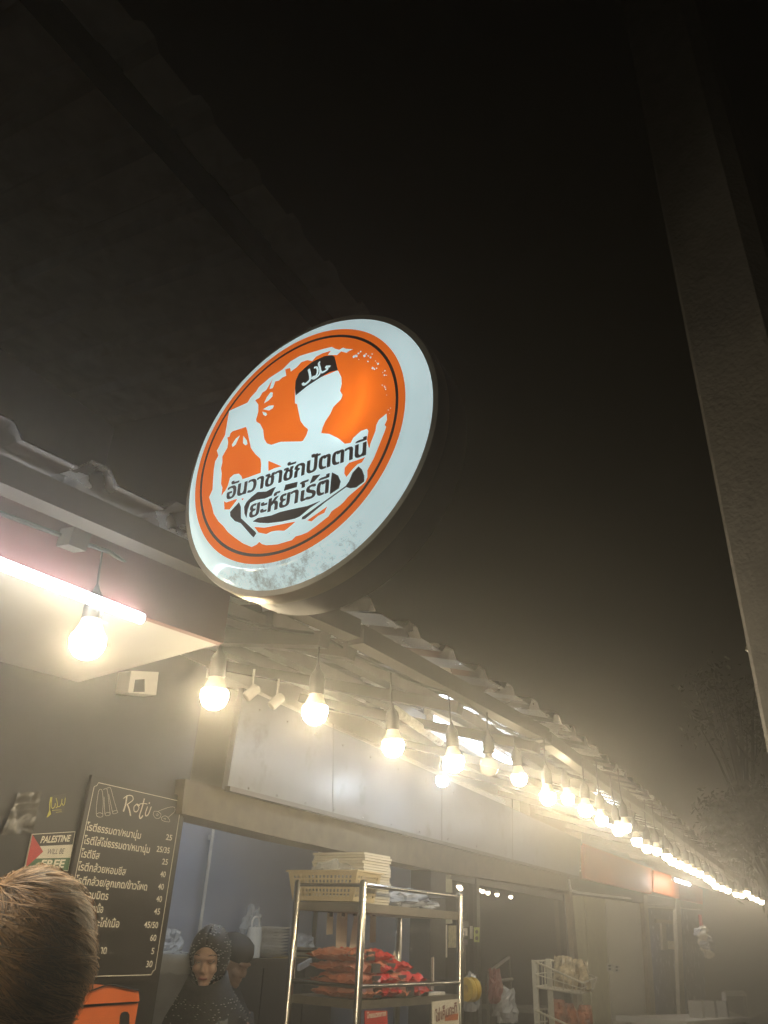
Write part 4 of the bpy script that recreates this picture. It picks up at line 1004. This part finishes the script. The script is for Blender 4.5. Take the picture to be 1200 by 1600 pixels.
# ================================================================== WIRE STAND WITH CRISPS
M_wire = mat('white_wire', (.52, .50, .42), .4)
Wp = lambda x, y, o=.55: F(x, y, o)
ws = thing('wire_stand', 'cream wire display stand with slanted baskets of snack bags', 'display stand', V(F(850, 1600, .55).x, F(850, 1600, .55).y, .12))
for a, b in (((835, 1500), (829, 1640)), ((857, 1498), (855, 1640)), ((905, 1550), (908, 1640))):
    m = MB(); pa, pb = Wp(*a), Wp(*b); pb = V(pa.x, pa.y, .12); m.bar(pa, pb, .032, .02); m.build('post', M_wire, ws)
def wbasket(x0, y0):
    D = lambda x, y, o: Wp(x0 + x, y0 + y, o)
    m = MB(); 
    fr = [D(0, 0, .6), D(75, 34, .75), D(98, 26, .6), D(26, -2, .42)]
    lo = [D(2, 40, .6), D(72, 51, .72), D(92, 44, .6), D(26, 36, .42)]
    for q in (fr, lo):
        for i in range(4): m.tube([q[i], q[(i + 1) % 4]], .006, 6)
    for i in range(4):
        for k in range(5):
            f = k / 5; a = fr[i].lerp(fr[(i + 1) % 4], f); b = lo[i].lerp(lo[(i + 1) % 4], f); m.tube([a, b], .003, 5)
        m.tube([fr[i].lerp(lo[i], .5), fr[(i + 1) % 4].lerp(lo[(i + 1) % 4], .5)], .003, 5)
    for k in range(1, 6): m.tube([lo[0].lerp(lo[3], k / 6), lo[1].lerp(lo[2], k / 6)], .003, 5)
    m.build('wire_basket', M_wire, ws); return lo
lo1 = wbasket(835, 1502); lo2 = wbasket(835, 1578)
M_crisp = mat('clear_crisp_bag', (.5, .42, .27), .1, var=.6, scale=18, bump=.5, bscale=30); M_crispr = mat('red_crisp_bag', (.42, .14, .06), .2, var=.7, scale=14, bump=.4, bscale=30)
def bag(c, w, h, mt, lab, seed):
    R = Matrix.Rotation(seed * 1.3, 3, 'Z') @ Matrix.Rotation(.25, 3, 'X'); rows = {1: [], -1: []}
    for s in (1, -1):
        for i in range(11):
            r_ = []
            for j in range(9):
                u = j / 8 - .5; v = i / 10
                e = math.sqrt(max(0, 1 - (2 * u) ** 2)) * math.sqrt(max(0, 1 - (2 * v - 1) ** 4))
                r_.append(c + R @ V(u * w * (1 - .25 * v), s * w * .28 * e + .02 * noise.noise(V(u * 6 + seed, v * 6, s)) , v * h + .012 * noise.noise(V(u * 8, seed, v * 5))))
            rows[s].append(r_ if s < 0 else r_[::-1])
    m = MB(); m.sheet(rows[1]); m.sheet(rows[-1]); o = m.build('snack_bag', mt)
    tag(o, lab, 'snack bag', 'snack bags in the wire stand'); return o
labs = ['clear snack bag at the left end of the upper wire basket', 'clear snack bag with a silvery twisted top, centre of the upper basket', 'clear snack bag tipping over the right rim of the upper basket', 'small clear snack bag lying behind in the upper basket']
for i, (f, g_) in enumerate(((.45, .5), (.68, .45), (.9, .5), (.7, .8))):
    c = lo1[0].lerp(lo1[1], f).lerp(lo1[3].lerp(lo1[2], f), g_); bag(c, .15, .19 - .02 * (i == 3), M_crisp, labs[i], i + 1.3)
labs = ['red gold snack bag at the left of the lower wire basket', 'second red gold snack bag from the left in the lower basket', 'third red gold snack bag from the left in the lower basket', 'red gold snack bag at the right end of the lower basket']
for i in range(4):
    f = .3 + .2 * i; c = lo2[0].lerp(lo2[1], f).lerp(lo2[3].lerp(lo2[2], f), .5); bag(c, .13, .20, M_crispr, labs[i], i + 6.1)

# ================================================================== FAR END OF THE STREET
p = F(1095, 1440, .5); t = thing('hanging_bag', 'bundle of small pale bags hanging from a red tie near the far post', 'bag bundle', p - UP * .4)
sc_ = (p - CAM).length / FPX
MB().tube([p + UP * 8 * sc_, p - UP * 8 * sc_], 2.2 * sc_, 8).build('tie', mat('red_tie', (.5, .05, .05), .5), t)
rg = random.Random(9)
for k in range(9):
    q = p + V(rg.uniform(-8, 10) * sc_, rg.uniform(-6, 6) * sc_, -(14 + 3.4 * k) * sc_); crumple('small_bag', q, (7 * sc_, 6 * sc_, 5 * sc_), MATS['bagf'] if k % 2 else M_paper, '', '', 50 + k, .5, 12, 8, par=t)
p = F(1105, 1600, .4); sc_ = (p - CAM).length / FPX
fb_ = lambda x, y, o=.5: F(x, y, o)
t = thing('food_table', 'low table with a white edge at the far right of the shops', 'table', V(p.x, p.y, .12))
q = [fb_(1072, 1596, .9), fb_(1172, 1590, .9)]; m = MB(); m.prism([q[0], q[1], q[1] - FN * .6, q[0] - FN * .6], -UP * .04); m.build('tabletop', M_whitepl, t)
for a in (.05, .95):
    for b in (.05, .55):
        c = q[0].lerp(q[1], a) - FN * b; m = MB(); m.bar(c - UP * .04, V(c.x, c.y, .12), .04, .04); m.build('leg', M_wire, t)
for i, (x, y, l) in enumerate(((1090, 1590, 'clear box of food at the left of the far table'), (1110, 1590, 'clear box of food with a blue label in the middle of the far table'), (1128, 1591, 'clear box of food at the right of the far table'))):
    c = fb_(x, y, .7); m = MB(); k = 10 * (c - CAM).length / FPX
    m.box(c + UP * k * .9, (k * 1.9, k * 1.6, k * 1.8), Rz); o = m.build('food_box', MATS['bagf']); tag(o, l, 'food box')
c = fb_(1150, 1597, .65); t = thing('white_stand', 'small white stepped stand at the right end of the far table', 'stand', c)
m = MB()
for a, b in (((1131, 1553), (1133, 1582)), ((1163, 1551), (1168, 1594)), ((1131, 1553), (1163, 1553)), ((1134, 1582), (1168, 1594))): m.bar(fb_(*a, .65), fb_(*b, .65), .05, .05)
m.build('frame', M_whitepl, t)
m = MB(); m.prism([fb_(1131, 1552, .66), fb_(1163, 1551, .66), fb_(1163, 1551, .4), fb_(1133, 1553, .4)], UP * .03); m.build('shelf', M_whitepl, t)
# ================================================================== PEOPLE
def fuse(name, mb, voxel, mt, parent, smooth_it=6):
    """melt overlapping shapes into one continuous skin"""
    o = mb.build(name, mt, parent); me0 = o.data
    md = o.modifiers.new('r', 'REMESH'); md.mode = 'VOXEL'; md.voxel_size = voxel; md.use_smooth_shade = True
    s = o.modifiers.new('s', 'SMOOTH'); s.iterations = smooth_it; s.factor = .5
    bpy.context.view_layer.update()
    me = bpy.data.meshes.new_from_object(o.evaluated_get(bpy.context.evaluated_depsgraph_get()))
    o.modifiers.clear(); me.materials.clear(); me.materials.append(mt); o.data = me; bpy.data.meshes.remove(me0)
    me.polygons.foreach_set('use_smooth', [True] * len(me.polygons)); return o
def figure(mb, T, head_c, tilt, lift=(.35, .28), face=True, stature=1.6):
    """T maps local (x right, y forward, z up, feet at 0) to the world"""
    A = lambda x, y, z: T @ V(x, y, z)
    k = stature / 1.6
    Rh = T.to_3x3() @ Matrix.Rotation(-tilt, 3, 'X')
    hc = T @ head_c
    Hh = lambda x, y, z: hc + Rh @ V(x, y, z)
    mb.ball(Hh(0, -.012, .02), (.074, .092, .098), 24, 18, Rh); mb.ball(Hh(0, .022, -.045), (.058, .066, .075), 20, 14, Rh)
    if face:
        mb.ball(Hh(0, .070, -.092), (.026, .022, .020), 12, 8, Rh)                       # chin
        mb.ball(Hh(0, .084, .022), (.056, .018, .013), 14, 8, Rh)                        # brow
        mb.tube([Hh(0, .084, .012), Hh(0, .098, -.018), Hh(0, .106, -.034)], [.008, .010, .013], 10)   # nose
        for s in (-1, 1):
            mb.ball(Hh(s * .010, .098, -.038), (.009, .009, .007), 10, 8, Rh); mb.ball(Hh(s * .036, .066, -.030), (.024, .022, .022), 12, 8, Rh)
            mb.ball(Hh(s * .030, .076, .002), (.014, .010, .008), 10, 8, Rh); mb.ball(Hh(s * .078, -.005, -.012), (.010, .022, .032), 10, 8, Rh)
        mb.ball(Hh(0, .086, -.061), (.022, .011, .0055), 12, 8, Rh); mb.ball(Hh(0, .083, -.070), (.019, .011, .006), 12, 8, Rh)
    nk = A(head_c.x * .5, head_c.y * .35 - .01, head_c.z - .15)
    mb.tube([Hh(0, -.015, -.06), nk, A(0, -.02, head_c.z - .24)], [.052, .050, .075], 14)
    z = head_c.z - .22
    Rt = T.to_3x3()
    for (dx, dz, rx, ry, rz) in ((0, -.04, .17, .09, .08), (0, -.16, .165, .11, .13), (0, -.32, .145, .10, .13), (0, -.48, .155, .11, .12)):
        mb.ball(A(dx, -.01, z + dz), (rx, ry, rz), 18, 12, Rt)
    hz = z - .50
    for s in (-1, 1):
        mb.tube([A(s * .08, 0, hz), A(s * .095, .01, hz * .53), A(s * .095, -.01, .09), A(s * .095, -.01, .06)], [.085, .056, .040, .042], 12)
        mb.tube([A(s * .095, -.05, .045), A(s * .10, .04, .04), A(s * .10, .14, .03)], [.036, .04, .028], 10)
        sh = A(s * .165, -.01, z - .04); el = A(s * .215, .02, z - .31); wr = A(s * (.215 - lift[0] * .25), lift[1], z - .31 - .02)
        mb.tube([sh, sh.lerp(el, .5), el], [.052, .046, .038], 12); mb.tube([el, el.lerp(wr, .4), wr], [.040, .037, .025], 12)
        d = (wr - el).normalized(); side = Rt @ V(1, 0, 0); dn = Rt @ V(0, 0, -1)
        palm = wr + d * .05; mb.ball(palm, (.038, .05, .016), 12, 8, Rt)
        for f, (ox, L_) in enumerate(((-.028, .060), (-.010, .070), (.009, .066), (.027, .052))):
            b0 = palm + side * ox + d * .035
            mb.tube([b0, b0 + d * L_ * .5 + dn * .008, b0 + d * L_ * .85 + dn * .028], [.0085, .008, .007], 8)
        b0 = palm - side * s * .034 - d * .01; mb.tube([b0, b0 + d * .03 - side * s * .022 + dn * .01, b0 + d * .055 - side * s * .022 + dn * .022], [.011, .0095, .008], 8)
    return Hh, A, z, Rh
def place(p, face_dir): 
    f = Vector((face_dir.x, face_dir.y, 0)).normalized(); r = f.cross(UP)
    return Matrix.Translation(V(p.x, p.y, .12)) @ Matrix((r, f, UP)).transposed().to_4x4()

# ---- woman in the sequinned headscarf
hp = PY(330, 1489, 2.55)                                        # middle of the head
back = (CAM - hp); back.z = 0; back.normalize()
T = place(hp - back * .02, Matrix.Rotation(rad(-14), 3, 'Z') @ back)
wo = thing('person', 'woman in a black sequinned headscarf looking down behind the counter', 'person', V(hp.x, hp.y, .12))
hc = V(0, .03, hp.z - .12 - .015)
m = MB(); Hh, A, zsh, Rh = figure(m, T, hc, rad(16), lift=(.3, .27))
fuse('body', m, .0065, mat('woman_skin', (.66, .42, .30), .5, var=.08), wo, 3)
m = MB()
for s in (-1, 1):
    m.tube(smoothpath([Hh(s * .047, .072, .008), Hh(s * .033, .083, -.002), Hh(s * .018, .083, .003)], 4), [.0008] + [.0017] * 7 + [.0008], 6)
    m.tube(smoothpath([Hh(s * .052, .070, .028), Hh(s * .036, .088, .035), Hh(s * .016, .092, .029)], 4), [.0006] + [.0016] * 7 + [.001], 6)
m.build('brows_and_lashes', mat('brow_dark', (.03, .02, .018), .7), wo)
m = MB(); m.tube(smoothpath([Hh(-.022, .088, -.064), Hh(-.008, .0965, -.062), Hh(.008, .0965, -.062), Hh(.022, .088, -.064)], 4), [.001] + [.0045] * 11 + [.001], 8)
m.build('lips', mat('lip_colour', (.36, .12, .10), .4), wo, smooth=True)
# headscarf: hood round the face, then a cape over the shoulders
M_scarf = mat('scarf_black', (.014, .013, .014), .6, var=.3, bump=.3, bscale=40)
hood = []
NP, NR = 40, 16
def hoodpt(i, j):
    """i runs from the face opening (0) to the back of the head, j round the opening"""
    t = 2 * math.pi * j / NP; f = i / NR
    ox, oz = math.sin(t), math.cos(t)
    op = V(.063 * ox, .062 - .012 * abs(ox), .028 + (.045 if oz > 0 else .130) * oz - .02)
    a = rad(20 + 68 * min(1, f * 1.7)) if f < .59 else rad(88 + (f - .59) / .41 * 88)
    el = V(.092 * math.sin(a) * ox, .0 + .118 * math.cos(a) - .015, .118 * math.sin(a) * oz * (1 if oz > 0 else 1.12) + .012)
    b = min(1, f * 3.5)
    p = op.lerp(el, b)
    return Hh(*(p * (1 + .03 * noise.noise(p * 22))))
rows = [[hoodpt(i, j) for j in range(NP + 1)] for i in range(NR + 1)]
m = MB(); m.sheet(rows)
cape = []
for i, (dz, rx, ry, oy) in enumerate(((.165, .086, .092, .005), (.125, .104, .100, .01), (.08, .132, .112, .012), (.03, .172, .128, .005), (-.02, .208, .145, 0), (-.10, .238, .165, 0), (-.20, .25, .18, 0), (-.32, .262, .195, 0), (-.46, .275, .21, 0))):
    r_ = []
    for j in range(49):
        t = 2 * math.pi * j / 48; k = 1 + (.012 * i) * math.sin(t * 7 + i * .3) * .6 + .05 * noise.noise(V(math.cos(t) * 2, math.sin(t) * 2, i * .4))
        r_.append(A(rx * k * math.cos(t) + hc.x * max(0, (.15 - abs(dz))) * 3, oy + ry * k * math.sin(t), zsh + dz - (.060, .052, .036, .015, 0, 0, 0, 0, 0, 0)[i] * max(0, math.sin(t))))
    cape.append(r_)
m.sheet([r_[::-1] for r_ in cape]); m.cur = 1
rg = random.Random(11)
def spangle(p, nrm, tx, w):
    ty = nrm.cross(tx).normalized(); tx = ty.cross(nrm).normalized(); q = p + nrm * .0045
    tilt = (nrm + tx * rg.uniform(-.3, .3) + ty * rg.uniform(-.3, .3)).normalized(); tx = (tx - tilt * tx.dot(tilt)).normalized(); ty = tilt.cross(tx)
    m.add([q + tx * w * math.cos(a) + ty * w * .42 * math.sin(a) for a in [k * math.pi / 3 for k in range(6)]], [(0, 1, 2, 3, 4, 5)])
for i in range(2, NR):
    for j in range(NP):
        if rg.random() < .42:
            p = rows[i][j].lerp(rows[i][j + 1], rg.random()).lerp(rows[i + 1][j], rg.random() * .3)
            nrm = (p - Hh(0, -.02, .02)).normalized(); spangle(p, nrm, UP.cross(nrm), .0048)
for i in range(2, len(cape) - 1):
    for j in range(48):
        for k in range(4):
            if rg.random() < .36:
                p = cape[i][j].lerp(cape[i][j + 1], rg.random()).lerp(cape[i + 1][j], k / 4)
                ctr = A(0, 0, 0); nrm = V(p.x - ctr.x, p.y - ctr.y, .06).normalized(); spangle(p, nrm, UP.cross(nrm), .0050)
scarf = m.build('headscarf', [M_scarf, mat('sequin_silver', (.6, .59, .57), .42, 1.0)], wo, smooth=True)
sd = scarf.modifiers.new('thick', 'SOLIDIFY'); sd.thickness = .003; sd.offset = 0
m = MB()
for s in (-1, 1): m.tube([A(s * .17, -.01, zsh - .05), A(s * .20, .0, zsh - .18), A(s * .217, .02, zsh - .29)], [.066, .062, .058], 14)
m.lathe([(.19, .75), (.17, zsh - .4), (.185, zsh - .1), (.16, zsh)], A(0, -.01, 0), T.to_3x3() @ Matrix.Diagonal((1, .72, 1)), 24)
m.lathe([(.23, .05), (.19, .75)], A(0, -.01, 0), T.to_3x3() @ Matrix.Diagonal((1, .75, 1)), 24)
m.build('dress', mat('dress_black', (.016, .015, .016), .8), wo, smooth=True)

# ---- second person half hidden behind her
hp2 = PY(362, 1496, 3.05)
T2 = place(hp2, Matrix.Rotation(rad(50), 3, 'Z') @ back)
p2 = thing('person', 'person in a plain black headscarf half hidden behind the woman in the sequinned scarf', 'person', V(hp2.x, hp2.y, .12))
hc2 = V(0, .02, hp2.z - .12 - .02); m = MB(); Hh2, A2, z2, Rh2 = figure(m, T2, hc2, rad(22), lift=(.3, .25)); fuse('body', m, .008, mat('second_skin', (.50, .29, .19), .5), p2, 3)
m = MB(); m.lathe([(.082, .02), (.094, .045), (.095, .075), (.082, .115), (.05, .135), (0, .14)], Hh2(0, -.015, 0), Rh2 @ Matrix.Diagonal((1, 1.18, 1)), 24)
m.ball(Hh2(0, -.045, -.01), (.082, .075, .085), 20, 12, Rh2); m.ball(Hh2(0, -.03, -.10), (.085, .085, .07), 20, 12, Rh2); m.lathe([(.235, z2 - .22), (.20, z2 - .08), (.11, z2 + .05), (.08, z2 + .10)], A2(0, -.01, 0), T2.to_3x3() @ Matrix.Diagonal((1, .76, 1)), 24, caps=False); m.build('headscarf', mat('cap_black', (.014, .014, .016), .7), p2, auto=50)
m = MB(); m.lathe([(.20, .1), (.17, .75), (.17, z2 - .4), (.185, z2 - .1), (.17, z2 - .02), (.07, z2 + .05)], A2(0, -.01, 0), T2.to_3x3() @ Matrix.Diagonal((1, .72, 1)), 24)
for s in (-1, 1): m.tube([A2(s * .17, -.01, z2 - .05), A2(s * .217, .02, z2 - .29)], [.066, .058], 14)
m.build('shirt', mat('shirt_dark', (.03, .03, .033), .8), p2, smooth=True)

# ---- customer in the foreground, seen from behind
hp3 = PD(24, 1534, 1.06)
fw = ray(30, 1526); fw.z = 0; fw.normalize()
T3 = place(hp3, Matrix.Rotation(rad(12), 3, 'Z') @ fw)
p3 = thing('person', 'customer with light brown tousled hair seen from behind in the foreground', 'person', V(hp3.x, hp3.y, 0))
hc3 = V(0, .02, hp3.z - .12 - .005); m = MB(); Hh3, A3, z3, Rh3 = figure(m, T3, hc3, rad(4), lift=(.2, .2), stature=1.7); fuse('body', m, .008, mat('customer_skin', (.50, .31, .22), .5), p3, 3)
m = MB(); m.lathe([(.19, .82), (.18, z3 - .4), (.2, z3 - .1), (.175, z3 - .02), (.07, z3 + .04)], A3(0, -.01, 0), T3.to_3x3() @ Matrix.Diagonal((1, .72, 1)), 28)
for s in (-1, 1): m.tube([A3(s * .17, -.01, z3 - .05), A3(s * .20, .01, z3 - .18), A3(s * .214, .015, z3 - .26)], [.07, .066, .06], 14)
m.build('shirt', mat('customer_shirt', (.02, .02, .024), .85), p3, smooth=True)
m = MB()
for s in (-1, 1): m.tube([A3(s * .08, 0, .86), A3(s * .095, .01, .45), A3(s * .095, -.01, .06)], [.105, .075, .06], 14)
m.build('trousers', mat('customer_trousers', (.03, .03, .04), .9), p3, smooth=True)
m = MB(); hr = V(.084, .102, .110); hcl = V(0, -.014, .026)
m.ball(Hh3(*hcl), (hr.x * .985, hr.y * .985, hr.z * .985), 32, 24, Rh3); m.ball(Hh3(0, -.045, -.055), (.078, .062, .075), 24, 16, Rh3)
m.build('hair_base', mat('hair_under', (.07, .042, .024), .7, bump=.5, bscale=90), p3, smooth=True)
m = MB(); rg = random.Random(21)
cr = V(-.55, -.2, .80).normalized()                              # crown of the hair
M3 = cr.orthogonal().normalized(); N3 = cr.cross(M3)
def hs_(theta, phi, lift):
    d = cr * math.cos(theta) + (M3 * math.cos(phi) + N3 * math.sin(phi)) * math.sin(theta)
    return hcl + V(d.x * (hr.x + lift), d.y * (hr.y + lift), d.z * (hr.z + lift)), d
for k in range(17000):
    th0 = math.acos(1 - rg.random() * 1.55) * .98; ph = rg.random() * 2 * math.pi
    cl = noise.noise(V(math.cos(ph) * 4, math.sin(ph) * 4, th0 * 6))
    L = rg.uniform(.6, 1.15); sw = rg.gauss(.25, .10) + cl * 1.1; lf = rg.uniform(.001, .009) + .015 * max(0, cl)
    w = rg.uniform(.0005, .0011); pts = []; ok = True
    for i in range(7):
        t = i / 6; p, d = hs_(th0 + L * t, ph + sw * t * (1 if th0 > .3 else 2), lf + .006 * math.sin(t * 3.0) + (.006 * t * rg.random() if i == 6 else 0))
        if d.y > .55 and d.z < .35: ok = False; break            # the face stays clear
        if d.z < -.72: break
        pts.append((Hh3(*p), Rh3 @ d))
    if not ok or len(pts) < 4: continue
    m.cur = rg.choice((0, 0, 1, 1, 2)); b = len(m.v); n_ = len(pts)
    for i, (p, d) in enumerate(pts):
        tg = (pts[min(i + 1, n_ - 1)][0] - pts[max(i - 1, 0)][0]).normalized(); x = tg.cross(d).normalized() * w * (1 - .85 * (i / (n_ - 1)) ** 2)
        m.v += [p - x, p + x]
    for i in range(n_ - 1): m.face((b + 2 * i, b + 2 * i + 1, b + 2 * i + 3, b + 2 * i + 2))
m.build('hair', [mat('hair_light_brown', (.52, .31, .155), .55, var=.4, scale=30), mat('hair_mid', (.30, .175, .085), .6, var=.4, scale=30), mat('hair_dark', (.13, .075, .04), .6, var=.4, scale=30)], p3)

# ================================================================== TREES BEYOND THE POLE
def tree(base, h, cc, cr_, n, seed, lab):
    t = thing('street_tree', lab, 'tree', base); rg = random.Random(seed); base = Vector(base); cc = Vector(cc)
    m = MB(); mid = base.lerp(cc, .55) + V(rg.uniform(-.3, .3), rg.uniform(-.3, .3), 0); m.tube(smoothpath([base, mid, cc], 5), [.11 - .007 * i for i in range(11)], 10)
    tips = []
    for k in range(16):
        a = rg.random() * 6.28; e = rg.uniform(-.5, .9); tip = cc + V(math.cos(a) * cr_[0] * rg.uniform(.6, 1), math.sin(a) * cr_[1] * rg.uniform(.6, 1), e * cr_[2])
        m.tube(smoothpath([mid.lerp(cc, rg.random()), mid.lerp(tip, .6) + UP * .3, tip], 3), [.03, .026, .022, .018, .014, .01, .006], 6); tips.append(tip)
    m.build('trunk', mat('bark', (.03, .025, .02), .9, bump=.5), t, smooth=True)
    m = MB()
    for k in range(n):
        tip = tips[int(rg.random() * len(tips))]; q = tip + V(rg.gauss(0, 1) * cr_[0] * .28, rg.gauss(0, 1) * cr_[1] * .28, rg.gauss(0, 1) * cr_[2] * .22)
        d = V(rg.gauss(0, 1), rg.gauss(0, 1), rg.gauss(-.4, .7)).normalized(); x = d.orthogonal().normalized(); x = (x * math.cos(k) + d.cross(x) * math.sin(k)); L = rg.uniform(.07, .16)
        m.add([q, q + d * L * .5 + x * L * .2, q + d * L, q + d * L * .5 - x * L * .2], [(0, 1, 2, 3)])
    m.build('crown', mat('leaf_%d' % seed, (.07, .08, .035), .25, var=.4, scale=2), t)
tb = PD(1168, 1310, 12.0); tree(V(tb.x + .6, tb.y - .3, 0), 6, tb, (.6, .5, .75), 2600, 4, 'leafy tree lit by the far bulbs beyond the end of the awning')
tb = PD(1138, 1120, 14.0); tree(V(tb.x + .8, tb.y - .4, 0), 8, tb, (.7, .6, .8), 800, 5, 'taller dim tree behind the awning, left of the concrete pole')

# ================================================================== STALL SMOKE, ALSO STANDING IN FOR LENS BLOOM
hz = MB(); hz.box((40, 15, 5.6), (206, 156, 13.2)); hm = bpy.data.materials.new('smoke_bloom'); hm.use_nodes = True
n = hm.node_tree.nodes; n.remove(n['Principled BSDF']); pv = n.new('ShaderNodeVolumePrincipled')
pv.inputs['Color'].default_value = (.93, .93, .92, 1); pv.inputs['Density'].default_value = HAZE_D; pv.inputs['Anisotropy'].default_value = .84
hm.node_tree.links.new(pv.outputs[0], n['Material Output'].inputs['Volume'])
struct(hz.build('haze', hm), 'stuff')
